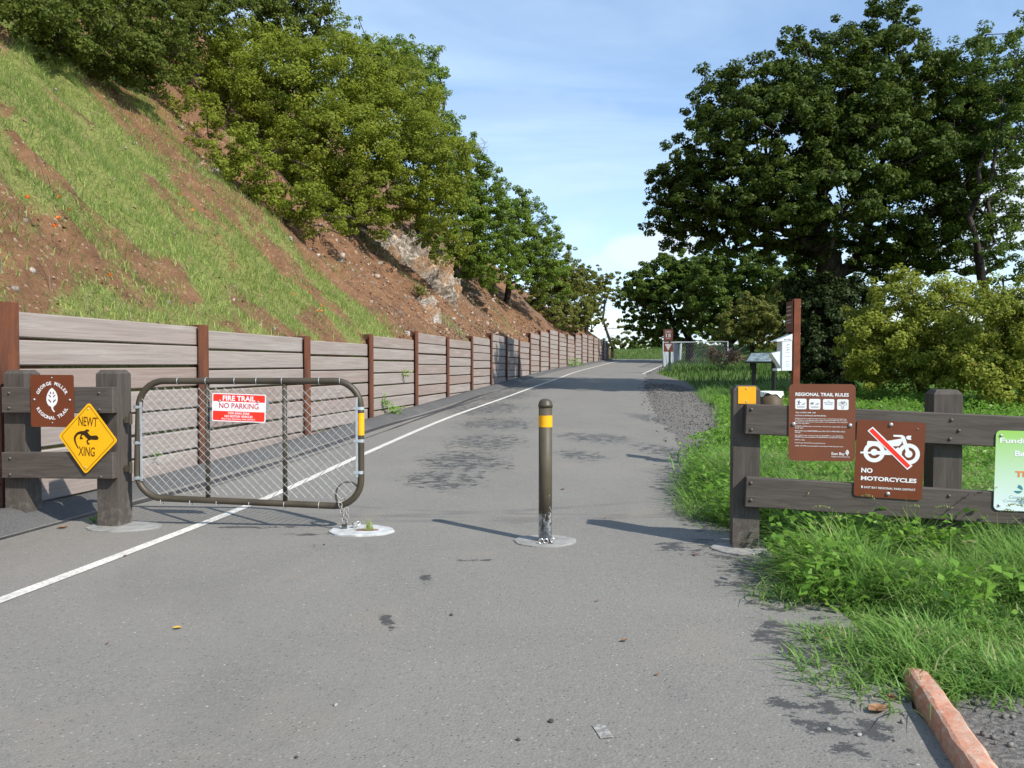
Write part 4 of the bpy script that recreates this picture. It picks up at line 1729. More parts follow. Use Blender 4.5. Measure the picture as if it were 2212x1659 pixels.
for i, xc in enumerate((326, 585, 845, 1108)):
    sq, ink = MB(), MB()
    c_ = ru(xc, 471 + i * 2)
    sq.poly(rrect(212 * kk, 206 * kk, .010, 4, c_[0], c_[1]), -.0010)
    so = sq.build('pictogram', M['white_print'], s)

    def ip(pts_):
        ink.poly([(c_[0] + x * kk, c_[1] + z * kk) for x, z in pts_], -.0016)
    if i == 0:
        ip([(-32, 76), (-22, 76), (-20, 60), (-34, 58)])
        ip([(-62, 56), (-30, 56), (-20, 40), (5, 30), (5, 24), (-25, 30), (-28, 5), (-15, -22), (-18, -26), (-38, -4), (-60, -26), (-78, -24), (-54, 0), (-50, 30), (-62, 42), (-74, 30), (-80, 34)])
        ip([(10, -20), (20, 0), (45, 4), (66, 24), (80, 14), (66, 6), (58, -22), (50, -8), (26, -8), (18, -22)])
    elif i == 1:
        ip([(-82, 20), (-55, 36), (-30, 30), (-10, 44), (-8, 36), (-26, 14), (-30, -20), (-40, -2), (-62, 0), (-74, -22), (-80, -20), (-72, 2)])
        ip([(12, -14), (22, 4), (45, 8), (66, 26), (80, 16), (66, 8), (60, -16), (50, -6), (28, -6), (20, -18)])
    elif i == 3:
        ink.ring((c_[0] - 42 * kk, c_[1] + 14 * kk), 36 * kk, 29 * kk, -.0016, 20)
        ink.ring((c_[0] + 42 * kk, c_[1] + 14 * kk), 36 * kk, 29 * kk, -.0016, 20)
        for p, q2 in (((-42, 14), (-18, 50)), ((-18, 50), (22, 52)), ((22, 52), (0, 14)), ((0, 14), (-42, 14)), ((0, 14), (-20, 56)), ((42, 14), (22, 62)), ((22, 62), (36, 66)), ((-30, 58), (-10, 58))):
            u = Vector((q2[0] - p[0], q2[1] - p[1])).normalized()
            nn = Vector((-u.y, u.x)) * 4
            ip([(p[0] + nn.x, p[1] + nn.y), (q2[0] + nn.x, q2[1] + nn.y), (q2[0] - nn.x, q2[1] - nn.y), (p[0] - nn.x, p[1] - nn.y)])
        text(ink, '15', c_[0] - 24 * kk, c_[0] + 22 * kk, c_[1] - 64 * kk, c_[1] - 32 * kk, -.0016, .02)
        text(ink, 'MPH', c_[0] - 22 * kk, c_[0] + 22 * kk, c_[1] - 84 * kk, c_[1] - 70 * kk, -.0016, .01)
    if i == 2:
        for body, x0, x1, z in (('NO', -20, 22, 66), ('MOTORIZED', -84, 84, 32), ('VEHICLES', -68, 70, 0)):
            text(ink, body, c_[0] + x0 * kk, c_[0] + x1 * kk, c_[1] + (z - 9) * kk, c_[1] + (z + 9) * kk, -.0016, .012)
    if i in (0, 1):
        for z in (-52, -68):
            ip([(-72 + (z == -52) * 6, z), (72, z), (72, z + 6), (-72 + (z == -52) * 6, z + 6)])
    ink.build('pictogram_ink', M['grey_print'], so)
for p in ((192, 866), (1246, 880)):
    q = ru(*p)
    bolt_head(s, q[0], q[1], -.0005, .016)

# no motorcycles sign
MC = (735, 828)
k_ = .217
px_, py_ = 3400 + MC[0] * k_, 1660 + MC[1] * k_
SY = on_line(px_ / 1.852, -RT - .010)[1]
s = sign_root('no_motorcycles_sign', 'reddish brown no motorcycles sign with red slash over a white motorcycle', px_ / 1.852, py_ / 1.852, SY, YAW)
kk = k_ * scr(SY)


def mc(x, y):
    return (x - MC[0]) * kk, -(y - MC[1]) * kk


def mcp(*p):
    return [mc(*q) for q in p]


MB().poly(round_poly(mcp((160, 88), (1355, 135), (1298, 1568), (105, 1512)), .030), 0, .003).build('plate', M['sign_brown'], s)
mw = MB()
y_ = -.0010
mw.ring(mc(460, 690), 188 * kk, 115 * kk, y_)
mw.ring(mc(460, 690), 62 * kk, .1 * kk, y_ - .0002)
mw.ring(mc(1062, 715), 194 * kk, 120 * kk, y_)
mw.ring(mc(1062, 715), 66 * kk, .1 * kk, y_ - .0002)
mw.poly(mcp((225, 682), (400, 684), (420, 668), (560, 668), (700, 645), (800, 645), (880, 590), (902, 620), (860, 690), (780, 738), (560, 735), (440, 722), (400, 716), (225, 716), (213, 700)), y_ - .0003)
mw.poly(mcp((345, 483), (550, 490), (690, 478), (925, 432), (946, 445), (940, 505), (915, 550), (880, 572), (790, 575), (600, 570), (330, 575), (335, 520)), y_ - .0004)
mw.poly(mcp((795, 364), (950, 366), (990, 395), (1010, 450), (1090, 700), (1025, 715), (935, 445), (925, 410), (905, 402), (800, 398), (788, 380)), y_ - .0005)
mw.poly(mcp((1012, 405), (1040, 376), (1107, 376), (1094, 415), (1107, 455), (1050, 450), (1020, 435)), y_ - .0006)
mw.build('motorcycle', M['white_print'], s)
sl = MB()
sl.poly(mcp((432, 218), (338, 295), (1040, 1008), (1132, 932)), -.0022)
sl.build('slash_border', M['white_print'], s)
sl = MB()
sl.poly(mcp((428, 246), (366, 296), (1038, 978), (1096, 930)), -.0027)
sl.build('slash', M['red_print'], s)
mt = MB()
ta = math.radians(-2.2)
for body, x0, x1, y0, y1, bd in (('NO', 236, 437, 1075, 985, .035), ('MOTORCYCLES', 232, 1205, 1232, 1152, .035), ('EAST BAY REGIONAL PARK DISTRICT', 288, 1188, 1378, 1340, .012)):
    a, b = mc(x0, y0), mc(x1, y1)
    text(mt, body, a[0], b[0], a[1], b[1], -.0014, bd, ta)
q = mc(252, 1338)
leaf_emblem(mt, None, q[0], q[1], 27 * kk, -.0014)
mt.lines('lettering', M['white_print'], s)
for p in ((748, 176), (708, 1457)):
    q = mc(*p)
    bolt_head(s, q[0], q[1], -.0005, .016)

# funding sign, cut by the picture edge
SYx = on_line(2185)
FW, FH = .50, .60
SY = on_line(2185, -RT - .010)[1]
pl = at(2149, 1017, on_line(2149, -RT - .010)[1])
ctr = pl + Vector((math.cos(YAW), math.sin(YAW), 0)) * (FW / 2)
s = thing('funding_sign', 'pale green funding sign with logos at the end of the timber barrier', 'sign', ctr, (0, math.radians(1.0), YAW))
MB().poly(rrect(FW, FH, .035), 0, .003).build('plate', M['funding'], s)
mt = MB()
text(mt, 'Funding', -.222, .03, .195, .245, -.0014, .03)
text(mt, 'Bay', -.118, -.005, .098, .152, -.0014, .03)
mt.lines('lettering', M['white_print'], s)
mt = MB()
text(mt, 'TIGER', -.108, .105, -.045, .0, -.0014, .04)
mt.lines('lettering', M['orange_print'], s)
mt = MB()
text(mt, 'Coastal', -.145, -.030, -.208, -.183, -.0014, .0)
text(mt, 'Conservancy', -.185, .015, -.240, -.215, -.0014, .0)
mt.lines('lettering', M['pale_print'], s)
lg = MB()
c_ = (-.085, -.135)
lg.poly([(c_[0] + .032 * math.cos(a), c_[1] + .032 * math.sin(a)) for a in [math.radians(x) for x in range(-15, 95, 10)]] + [(c_[0] - .006, c_[1] + .012)], -.0014)
lg.poly([(c_[0] + .032 * math.cos(a), c_[1] + .032 * math.sin(a)) for a in [math.radians(x) for x in range(205, 336, 10)]], -.0014)
lg.build('logo', M['teal_print'], s)
for bx, bz in ((-.215, .262), (-.213, -.262), (.215, .262), (.213, -.262)):
    bolt_head(s, bx, bz, -.0005, .011)

# yellow plate on the barrier post
X_, Y_ = on_line(1613.5)
pp = at(1613.5, 853.5, Y_)
s = thing('reflector_plate', 'small square yellow reflector plate on the barrier post top', 'reflector', pp + Vector((0, -.004, 0)), (0, 0, YAW))
MB().poly(rrect(.137, .137, .006), 0, .003).build('plate', M['yellow'], s)
for bz in (.052, -.05):
    bolt_head(s, -.005, bz, -.0005, .006)

# ------------------------------------------------------------------ brown pole with panel and bag dispenser
PYp = 10.2
pb_ = Vector((at(1716, 900, PYp).x, PYp, float(ground_z(at(1716, 900, PYp).x, PYp))))
pole = thing('sign_pole', 'slender brown square timber pole standing in grass behind the barrier', 'pole', pb_, (0, math.radians(.35), 0))
ph = at(1717, 646, PYp).z - pb_.z
MB().box((-.043, -.043, .42), (.043, .043, ph), .003).build('shaft', M['pole_brown'], pole)
MB().box((-.046, -.046, -.1), (.046, .046, .419)).build('stump', M['pole_wood'], pole)
for yy in (662, 721):
    MB().tube([(.04, 0, at(1717, yy, PYp).z - pb_.z), (.058, 0, at(1717, yy, PYp).z - pb_.z)], .007, 8).build('bolt', M['bolt'], pole)
zt_, zb_ = at(1705, 650, PYp).z, at(1705, 716, PYp).z
s = thing('information_panel', 'narrow dark brown panel seen edge on at the top of the brown pole', 'sign', (pb_.x - .050, PYp - .03, (zt_ + zb_) / 2), (0, 0, -math.pi / 2 - math.radians(4)))
MB().poly(rrect(.30, zt_ - zb_, .01, 3, -.13, 0), 0, .004).build('plate', M['dark_brown'], s)
mb = MB()
for zz, hh in ((.115, .02), (.07, .012), (.01, .025), (-.05, .012), (-.085, .012)):
    mb.poly([(-.25, zz), (-.03, zz), (-.03, zz + hh), (-.25, zz + hh)], -.001)
mb.build('print', M['mid_grey'], s)
zb_ = at(1705, 801, PYp).z
zt_ = at(1705, 736, PYp).z
s = thing('bag_dispenser', 'white bag dispenser box with sloping lid fixed to the brown pole', 'dispenser', (pb_.x - .046, PYp - .03, zb_))
hb = zt_ - zb_
mb = MB()
mb.box((-.130, 0, 0), (0, .20, hb), .004)
mb.build('box', M['box_white'], s)
mb = MB()
mb.add([(-.20, -.006, hb + .002), (0.0, -.006, hb + .085), (0.0, .206, hb + .085), (-.20, .206, hb + .002), (-.20, -.006, hb - .012), (0.0, -.006, hb + .002), (0, .206, hb + .002), (-.20, .206, hb - .012)],
       [(0, 1, 2, 3), (0, 4, 5, 1), (3, 2, 6, 7), (0, 3, 7, 4), (4, 7, 6, 5), (1, 5, 6, 2)])
mb.build('lid', M['box_white'], s)
mb = MB()
mb.add([(-.13, .02, hb - .13), (-.255, .02, hb - .16), (-.13, .02, hb - .34), (-.13, .18, hb - .13), (-.255, .18, hb - .16), (-.13, .18, hb - .34)], [(0, 1, 2), (3, 5, 4), (0, 3, 4, 1), (1, 4, 5, 2)])
mb.build('chute', M['box_white'], s)
mb = MB()
mb.box((-.185, .01, 0), (-.131, .19, .03))
mb.build('tray', M['box_white'], s)
mb = MB()
text(mb, 'MUTT MITT', -.105, -.014, hb + .006, hb + .022, -.0075, .01)
mb.lines('lettering', M['grey_print'], s)
for zz in (hb - .06, hb - .125):
    mb = MB()
    mb.poly([(-.075, zz), (-.06, zz + .018), (-.035, zz + .02), (-.03, zz + .012), (-.055, zz + .004), (-.06, zz - .008)], -.0006)
    mb.build('pictogram', M['mid_grey'], s)
for zz in (hb - .09, hb - .155, hb - .205, hb - .27, hb - .30, hb - .325):
    mb = MB()
    mb.poly([(-.085, zz), (-.03, zz), (-.03, zz + .006), (-.085, zz + .006)], -.0006)
    mb.build('print_line', M['mid_grey'], s)

# rubbish bin with white bag
BY = 14.3
bx_ = at(1664.5, 850, BY).x
bz0 = float(ground_z(bx_, BY))
binr = .205
bt = at(1664, 845, BY).z - bz0
t = thing('litter_bin', 'brown litter bin lined with a white plastic bag behind the barrier', 'bin', (bx_, BY, bz0 - .02))
MB().lathe([(binr * .94, 0), (binr * .97, .05), (binr, bt * .6), (binr, bt), (binr * .9, bt), (binr * .88, bt - .2)], 28).build('drum', M['bin_brown'], t, smooth=True)
mb = MB()
n = 40
vs, fs = [], []
for i, (rr, zz) in enumerate(((binr * .85, bt - .12), (binr * .93, bt + .012), (binr * 1.03, bt + .02), (binr * 1.04, bt - .015), (binr * 1.06, bt - .045))):
    for j in range(n):
        a = 2 * math.pi * j / n
        w = 1 + (.03 * math.sin(7 * a + i) + .03 * math.sin(13 * a + 2 * i)) * (i > 1)
        dzz = (.035 * math.sin(3 * a + 1) + .02 * math.sin(8 * a)) * (i == 4)
        vs.append((rr * w * math.cos(a), rr * w * math.sin(a), zz + dzz))
for i in range(4):
    for j in range(n):
        j2 = (j + 1) % n
        fs.append((i * n + j, i * n + j2, (i + 1) * n + j2, (i + 1) * n + j))
mb.add(vs, fs).build('bag', M['bag'], t, smooth=True)

# interpretive kiosk: two sloping panels on two posts
KY = 24.0
kp = at(1650, 790, KY)
kz = float(ground_z(kp.x, KY))
t = thing('interpretive_panel', 'low dark interpretive stand with sloping blue grey panels near the shrubs', 'information stand', (kp.x, KY, kz), (0, 0, math.radians(-38)))
zr = at(1650, 761, KY).z - kz
Lk, drop, wd = .42, .30, .48
for sgn in (-1, 1):
    mb = MB()
    m_ = Matrix.Translation((0, 0, zr)) @ Matrix.Rotation(-sgn * math.atan2(drop, wd), 4, 'X')
    y0, y1 = (0, sgn * math.hypot(wd, drop))
    mb.box((-Lk, min(y0, y1), -.03), (Lk, max(y0, y1), 0), .004, m=m_)
    pn = mb.build('panel_frame', M['kiosk'], t)
    mb = MB()
    mb.box((-Lk + .05, min(y0, y1) + .05, .001), (Lk - .05, max(y0, y1) - .05, .004), m=m_)
    mb.build('panel_face', M['kiosk_panel'], pn)
for xx in (-.30, .30):
    MB().box((xx - .05, -.05, -.1), (xx + .05, .05, zr - .035)).build('leg', M['kiosk'], t)

# speed and yield signs on a green post at the far bend
SYF = 42.0
sp_ = at(2679.5 / 1.852, 780, SYF)
gz = float(ground_z(sp_.x, SYF))
ff = SYF / 3200
t = thing('sign_post', 'thin dark green post carrying two brown signs by the far bend', 'post', (sp_.x, SYF, gz))
MB().box((-.055, .0, -.1), (.055, .05, at(1447, 712, SYF).z - gz)).build('shaft', M['green_post'], t)
s = thing('speed_sign', 'dark brown 15 speed sign with a bicycle symbol on the green post', 'sign', (at(2679.5 / 1.852, 0, SYF).x, SYF - .012, at(1447, 1340 / 1.852, SYF).z))
MB().poly(rrect(38 * ff, 46 * ff, .05), 0, .006).build('plate', M['dark_brown'], s)
mt = MB()
text(mt, '15', -10 * ff, 10.5 * ff, -9 * ff, 4.5 * ff, -.003, .04)
text(mt, 'MPH', -8 * ff, 8 * ff, -15.5 * ff, -11.5 * ff, -.003, .02)
mt.lines('lettering', M['mid_grey'], s)
mb = MB()
for dx in (-6.5, 6.5):
    mb.ring((dx * ff, 11.5 * ff), 5 * ff, 3.6 * ff, -.003, 18)
mb.poly([(-6 * ff, 11 * ff), (-3 * ff, 16 * ff), (4 * ff, 16 * ff), (0, 11 * ff)], -.003)
mb.build('bicycle', M['mid_grey'], s)
s = thing('yield_sign', 'dark red brown sign with a pale downward triangle below the speed sign', 'sign', (at(2679.5 / 1.852, 0, SYF).x, SYF - .012, at(1447, 1389 / 1.852, SYF).z))
MB().poly(rrect(38 * ff, 36 * ff, .02), 0, .006).build('plate', M['dark_brown'], s)
mb = MB()
mb.poly([(-14 * ff, 13 * ff), (14 * ff, 13 * ff), (1 * ff, -12 * ff), (-1 * ff, -12 * ff)], -.003)
mb.build('triangle', M['mid_grey'], s)

# far chain link fence round the corner
fa = Vector((9.55, 50.6))
fb = Vector((14.9, 70.5))
fc = Vector((15.2, 56.4))
far = thing('chain_link_fence', 'galvanised chain link fence turning the corner at the far bend', 'fence', (fa.x, fa.y, float(ground_z(fa.x, fa.y))))
fr = Vector(far.location)
FHT = 1.62


def fpost(p, h):
    z = float(ground_z(p.x, p.y))
    MB().tube([(p.x - fr.x, p.y - fr.y, z - .05 - fr.z), (p.x - fr.x, p.y - fr.y, z + h - fr.z)], .038, 8).build('post', M['far_galv'], far, smooth=True)


def fmesh(p, q, h, st_=.15, wr=.0045):
    b = MB()
    d = q - p
    L = d.length
    d = d.normalized()
    za = float(ground_z(p.x, p.y))
    zb2 = float(ground_z(q.x, q.y))
    for sg in (1, -1):
        x = -h
        while x < L + h:
            a0, a1 = (x, x + h) if sg == 1 else (x + h, x)
            t0, t1 = 0., 1.
            for bd in (0, L):
                if (a0 - bd) * (a1 - bd) < 0:
                    tt = (bd - a0) / (a1 - a0)
                    if (a0 < bd) == (bd == 0):
                        t0 = max(t0, tt)
                    else:
                        t1 = min(t1, tt)
            am = a0 + (a1 - a0) * (t0 + t1) / 2
            if 0 < am < L and t1 > t0:
                e = []
                for tt in (t0, t1):
                    u = a0 + (a1 - a0) * tt
                    g = p + d * u
                    e.append((g.x - fr.x, g.y - fr.y, za + (zb2 - za) * u / L + .04 + tt * (h - .06) - fr.z))
                b.tube(e, wr, 3, cap=False)
            x += st_
    o = b.build('chain_link_mesh', M['far_galv'], far)
    o['kind'] = 'stuff'


NP = 8
for i in range(NP):
    fpost(fa.lerp(fb, i / (NP - 1)), FHT + .08 if i == 0 else FHT)
fpost(fc, FHT)
fmesh(fa, fb, FHT)
fmesh(fa, fc, FHT, .3, .0022)
for p, q in ((fa, fb), (fa, fc)):
    z0, z1 = float(ground_z(p.x, p.y)) + FHT - fr.z, float(ground_z(q.x, q.y)) + FHT - .02 - fr.z
    MB().tube([(p.x - fr.x, p.y - fr.y, z0), (q.x - fr.x, q.y - fr.y, z1)], .028, 8).build('top_rail', M['far_galv'], far, smooth=True)

# red kerb at the lower right
kroot = Vector((1.86, 3.9, float(rz(3.9))))
KP = [hit(2063, 1659), hit(1935, 1452)]
kd = (KP[1] - KP[0]).normalized()
kstart = KP[0] - kd * 1.6
mb = MB()
vs, fs = [], []
prof = [(-.005, -.05), (.0, .055), (.016, .076), (.030, .082), (.090, .083), (.106, .070), (.112, -.05)]
side = Vector((kd.y, -kd.x, 0))
Lk_ = (KP[1] - kstart).length + .06
NS = 40
for i in range(NS + 1):
    p = kstart + kd * Lk_ * i / NS
    sink = -.07 * float(sstep(i / NS, .9, 1.))
    for ox, oz in prof:
        w = .010 * (float(fbm(i * .6 + ox * 30, oz * 40, 23)) - .5) * 2
        q = p + side * (ox + w)
        vs.append((q.x - KP[1].x, q.y - KP[1].y, float(rz(q.y)) + oz + w * .7 + sink - KP[1].z))
m = len(prof)
for i in range(NS):
    for j in range(m - 1):
        a = i * m + j
        fs.append((a, a + 1, a + m + 1, a + m))
fs.append(tuple(range(m)))
fs.append(tuple(NS * m + j for j in range(m))[::-1])
mb.add(vs, fs)
tag(mb.build('red_kerb', M['kerb'], None, KP[1], smooth=False), 'low concrete kerb with worn red paint emerging from the grass', 'kerb')

# ------------------------------------------------------------------ vegetation generators
def unit(v):
    return v / np.maximum(np.linalg.norm(v, axis=1, keepdims=True), 1e-9)


def leaf_mesh(P, N, size, rg, aspect=.62):
    n = len(P)
    r = rg.normal(size=(n, 3))
    a = unit(np.cross(N, r))
    b = np.cross(N, a)
    L = size[:, None]
    fold = N * L * .16
    V = np.empty((n, 4, 3))
    V[:, 0] = P - a * L * .5
    V[:, 1] = P + b * L * aspect * .5 + fold + a * L * .06
    V[:, 2] = P + a * L * .5
    V[:, 3] = P - b * L * aspect * .5 + fold + a * L * .06
    F = np.arange(4 * n).reshape(n, 4)
    return V.reshape(-1, 3), F


FINE = 2.6


def clusters(blobs, dens, rg, hill_clip=True):
    C, O, RC_ = [], [], []
    for bl in blobs:
        x, y, Y, rx, ry = bl[:5]
        if Y <= 0:
            Y = hillhit(x, y + .4 * ry, 12, 70).y + Y
        c = np.array(at(x, y, Y))
        k_ = Y / FPX
        rad = np.array([rx * k_, bl[5] if len(bl) > 5 else .5 * (rx + ry) * k_, ry * k_])
        area = 4 * math.pi * ((rad[0] * rad[1]) ** 1.6 / 3 + (rad[0] * rad[2]) ** 1.6 / 3 + (rad[1] * rad[2]) ** 1.6 / 3) ** (1 / 1.6)
        n = max(10, int(area * dens * FINE))
        d = unit(rg.normal(size=(n, 3)))
        keep = (d[:, 2] > -.7) | (rg.random(n) < .55)
        d = d[keep]
        f = .48 + .52 * np.sqrt(rg.random(len(d)))
        f = np.where(rg.random(len(d)) < .14, rg.uniform(1.0, 1.28, len(d)), f)
        p = c + d * rad * f[:, None]
        C.append(p)
        O.append(unit(d / rad))
        RC_.append(np.full(len(d), np.clip(.26 * rad.min(), .25, .62) * .66))
    C, O, RC_ = np.concatenate(C), np.concatenate(O), np.concatenate(RC_)
    if hill_clip:
        q, s = hill_uv(C[:, 0], C[:, 1])
        ok = ~((s > 0) & (C[:, 2] < hill_z(q, s) + .15))
        C, O, RC_ = C[ok], O[ok], RC_[ok]
    return C, O, RC_ * rg.uniform(.7, 1.25, len(C))


def foliage(name, parent, blobs, dens, per, size, mat, seed, root, up=.45, flat=.7, hill_clip=True, sparse=0.):
    rg = np.random.default_rng(seed)
    C, O, RR = clusters(blobs, dens, rg, hill_clip)
    ct = rg.random(len(C))
    cnt = rg.poisson(per / 2.45 * (RR / RR.mean()) ** 1.5)
    if sparse:
        cnt = np.where(rg.random(len(C)) < sparse, cnt // 6, cnt)
    idx = np.repeat(np.arange(len(C)), cnt)
    n = len(idx)
    d = unit(rg.normal(size=(n, 3)))
    rr = np.cbrt(rg.random(n))[:, None]
    off = d * rr * RR[idx][:, None] * np.array([1.1, 1.1, flat])
    P = C[idx] + off
    N = unit(O[idx] * .5 + d * .55 + np.array([0, 0, up]) + rg.normal(size=(n, 3)) * .55)
    sz = size * rg.uniform(.6, 1.35, n)
    V, F = leaf_mesh(P, N, sz, rg)
    t = np.clip(.55 * rg.random(n) + .45 * ct[idx], 0, 1)
    o = quads_obj(name, V - np.array(root), F, mat, parent, tint=np.repeat(t, 4))
    o['kind'] = 'stuff'
    return C


def limbs(name, parent, root, trunk, C, r0, mat, seed, every=1, wig=.12, rmin=.012):
    rg = np.random.default_rng(seed + 900)
    pos, par, plen = [], [], []
    prev = -1
    pts = [np.array(p, float) for p in trunk]
    for i in range(len(pts)):
        if i == 0:
            pos.append(pts[0])
            par.append(-1)
            plen.append(0.)
            continue
        m = max(1, int(np.linalg.norm(pts[i] - pts[i - 1]) / .45))
        for j in range(1, m + 1):
            p = pts[i - 1] + (pts[i] - pts[i - 1]) * j / m
            pos.append(p)
            par.append(len(pos) - 2)
            plen.append(plen[-1] + np.linalg.norm(p - pos[-2]))
    ntr = len(pos)
    fork = max(1, int(ntr * .45))
    tg = C[rg.permutation(len(C))[:max(8, int(len(C) * every / 2.2))]]
    top = pos[ntr - 1]
    tg = tg[np.argsort(np.linalg.norm(tg - top, axis=1))]
    tips = []
    for t in tg:
        A = np.array(pos)
        L = np.array(plen)
        dist = np.linalg.norm(A - t, axis=1)
        cost = dist * 1.25 + .55 * L
        cost[:fork] += 5
        i0 = int(np.argmin(cost))
        D = dist[i0]
        if D < .25:
            continue
        m = max(2, int(D / .55))
        pdir = pos[i0] - pos[par[i0]] if par[i0] >= 0 else np.array([0, 0, 1.])
        pdir = pdir / max(np.linalg.norm(pdir), 1e-6)
        c1 = pos[i0] + pdir * D * .35 + rg.normal(size=3) * wig * D * .4
        last = i0
        for j in range(1, m + 1):
            u = j / m
            p = (1 - u) ** 2 * pos[i0] + 2 * u * (1 - u) * c1 + u * u * t + (rg.normal(size=3) * wig * .5 if j < m else 0)
            pos.append(p)
            par.append(last)
            plen.append(plen[last] + np.linalg.norm(p - pos[last]))
            last = len(pos) - 1
        tips.append(last)
    n = len(pos)
    w = np.zeros(n)
    for t in tips:
        i = t
        while i >= 0:
            w[i] += 1
            i = par[i]
    r = r0 * (np.maximum(w, .6) / max(w.max(), 1)) ** .62
    r = np.maximum(r, rmin)
    for i in range(min(3, ntr)):
        r[i] *= (1.35, 1.18, 1.06)[i]
    V, F = [], []
    ns = 7
    for i in range(n):
        if par[i] < 0:
            continue
        a, b = pos[par[i]], pos[i]
        ra, rb = min(r[par[i]], r[i] * 1.5), r[i]
        t = b - a
        ln = np.linalg.norm(t)
        if ln < 1e-6:
            continue
        t = t / ln
        u = np.cross(t, [0, 0, 1.] if abs(t[2]) < .9 else [1., 0, 0])
        u /= np.linalg.norm(u)
        v = np.cross(t, u)
        b2 = b + t * rb * .3
        k0 = len(V)
        sides = ns if rb > .03 else 4
        for j in range(sides):
            an = 2 * math.pi * j / sides
            V.append(a + (u * math.cos(an) + v * math.sin(an)) * ra)
            V.append(b2 + (u * math.cos(an) + v * math.sin(an)) * rb)
        for j in range(sides):
            j2 = (j + 1) % sides
            F.append((k0 + 2 * j, k0 + 2 * j2, k0 + 2 * j2 + 1, k0 + 2 * j + 1))
    return quads_obj(name, np.array(V) - np.array(root), np.array(F), mat, parent, smooth=True)


def tree(name, label, cat, base, trunk, blobs, dens, per, size, mat, seed, r0=.25, every=.6, group=None, sparse=0., up=.45, flat=.7, hill_clip=True, wig=.12, rmin=.012):
    root = thing(name, label, cat, base, group=group)
    C = foliage('crown', root, blobs, dens, per, size, M[mat], seed, base, up=up, flat=flat, sparse=sparse, hill_clip=hill_clip)
    limbs('trunk', root, base, [tuple(Vector(base) - Vector((0, 0, .3)))] + trunk, C, r0, M['bark'], seed, every, wig, rmin)
    return root


def gbase(x, Y):
    X = at(x, 800, Y).x
    return Vector((X, Y, float(ground_z(X, Y))))


def hbase(x, Y):
    X = at(x, 800, Y).x
    return Vector((X, Y, float(hill_at(X, Y))))


# ---- right-hand side
b = gbase(1795, 27)
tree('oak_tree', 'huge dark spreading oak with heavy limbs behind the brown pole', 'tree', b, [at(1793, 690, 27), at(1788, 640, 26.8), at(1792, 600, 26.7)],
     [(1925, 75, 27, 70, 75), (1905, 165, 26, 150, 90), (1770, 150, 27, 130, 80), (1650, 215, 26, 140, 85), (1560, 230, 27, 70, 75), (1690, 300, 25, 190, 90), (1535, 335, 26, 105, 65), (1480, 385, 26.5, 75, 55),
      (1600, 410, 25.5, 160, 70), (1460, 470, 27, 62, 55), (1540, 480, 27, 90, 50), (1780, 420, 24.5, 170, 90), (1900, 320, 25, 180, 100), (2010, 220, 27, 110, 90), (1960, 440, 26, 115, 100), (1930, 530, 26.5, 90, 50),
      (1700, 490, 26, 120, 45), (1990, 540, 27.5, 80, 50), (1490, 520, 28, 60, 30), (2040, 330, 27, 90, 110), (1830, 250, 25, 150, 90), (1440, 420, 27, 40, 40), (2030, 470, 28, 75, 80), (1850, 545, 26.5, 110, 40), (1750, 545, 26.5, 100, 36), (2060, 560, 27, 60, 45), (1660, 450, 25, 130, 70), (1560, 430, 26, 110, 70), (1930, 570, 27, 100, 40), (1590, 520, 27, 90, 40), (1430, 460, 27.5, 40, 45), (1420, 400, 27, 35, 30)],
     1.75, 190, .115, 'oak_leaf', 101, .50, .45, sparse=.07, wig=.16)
b = gbase(2160, 24)
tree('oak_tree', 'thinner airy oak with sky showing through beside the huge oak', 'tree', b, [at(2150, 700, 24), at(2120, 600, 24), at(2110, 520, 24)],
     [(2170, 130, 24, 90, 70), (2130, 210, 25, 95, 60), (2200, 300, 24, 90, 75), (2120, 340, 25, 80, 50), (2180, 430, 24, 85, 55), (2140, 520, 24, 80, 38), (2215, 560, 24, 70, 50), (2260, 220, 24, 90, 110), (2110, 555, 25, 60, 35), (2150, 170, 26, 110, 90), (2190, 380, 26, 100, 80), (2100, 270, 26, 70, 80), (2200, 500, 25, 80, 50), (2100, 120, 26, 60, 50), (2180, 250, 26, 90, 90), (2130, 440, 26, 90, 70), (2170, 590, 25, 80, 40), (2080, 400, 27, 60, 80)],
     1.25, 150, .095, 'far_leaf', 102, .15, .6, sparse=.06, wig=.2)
b = gbase(1990, 20)
tree('yellow_shrub', 'broad sunlit yellow green shrub under the oaks on the right', 'shrub', b, [at(1990, 800, 20), at(1985, 740, 20)],
     [(1960, 680, 20, 105, 85), (1900, 735, 19.5, 75, 60), (2050, 690, 20, 90, 80), (1960, 780, 19.5, 110, 60), (2040, 790, 19.5, 80, 60), (1880, 790, 20, 45, 45)],
     4.2, 170, .080, 'bush_leaf', 103, .07, .35, wig=.2, flat=.9)
b = gbase(2150, 18)
tree('yellow_shrub', 'rounded yellow green shrub in front of the airy oak trunk', 'shrub', b, [at(2150, 820, 18), at(2150, 770, 18)],
     [(2150, 700, 18, 95, 85), (2215, 760, 17.5, 80, 95), (2130, 800, 17.5, 70, 60), (2190, 850, 17, 60, 45), (2250, 690, 18, 80, 80)],
     4.2, 170, .080, 'bush_leaf', 104, .07, .35, wig=.2, flat=.9)
b = gbase(1775, 25.5)
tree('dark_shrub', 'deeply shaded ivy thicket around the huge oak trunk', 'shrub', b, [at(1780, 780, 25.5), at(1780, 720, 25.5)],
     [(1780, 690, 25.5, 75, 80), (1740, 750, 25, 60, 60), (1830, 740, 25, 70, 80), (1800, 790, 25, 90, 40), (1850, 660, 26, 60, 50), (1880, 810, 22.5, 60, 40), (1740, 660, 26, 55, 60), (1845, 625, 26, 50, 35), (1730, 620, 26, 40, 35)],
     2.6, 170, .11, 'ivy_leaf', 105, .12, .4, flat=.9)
b = gbase(1625, 44)
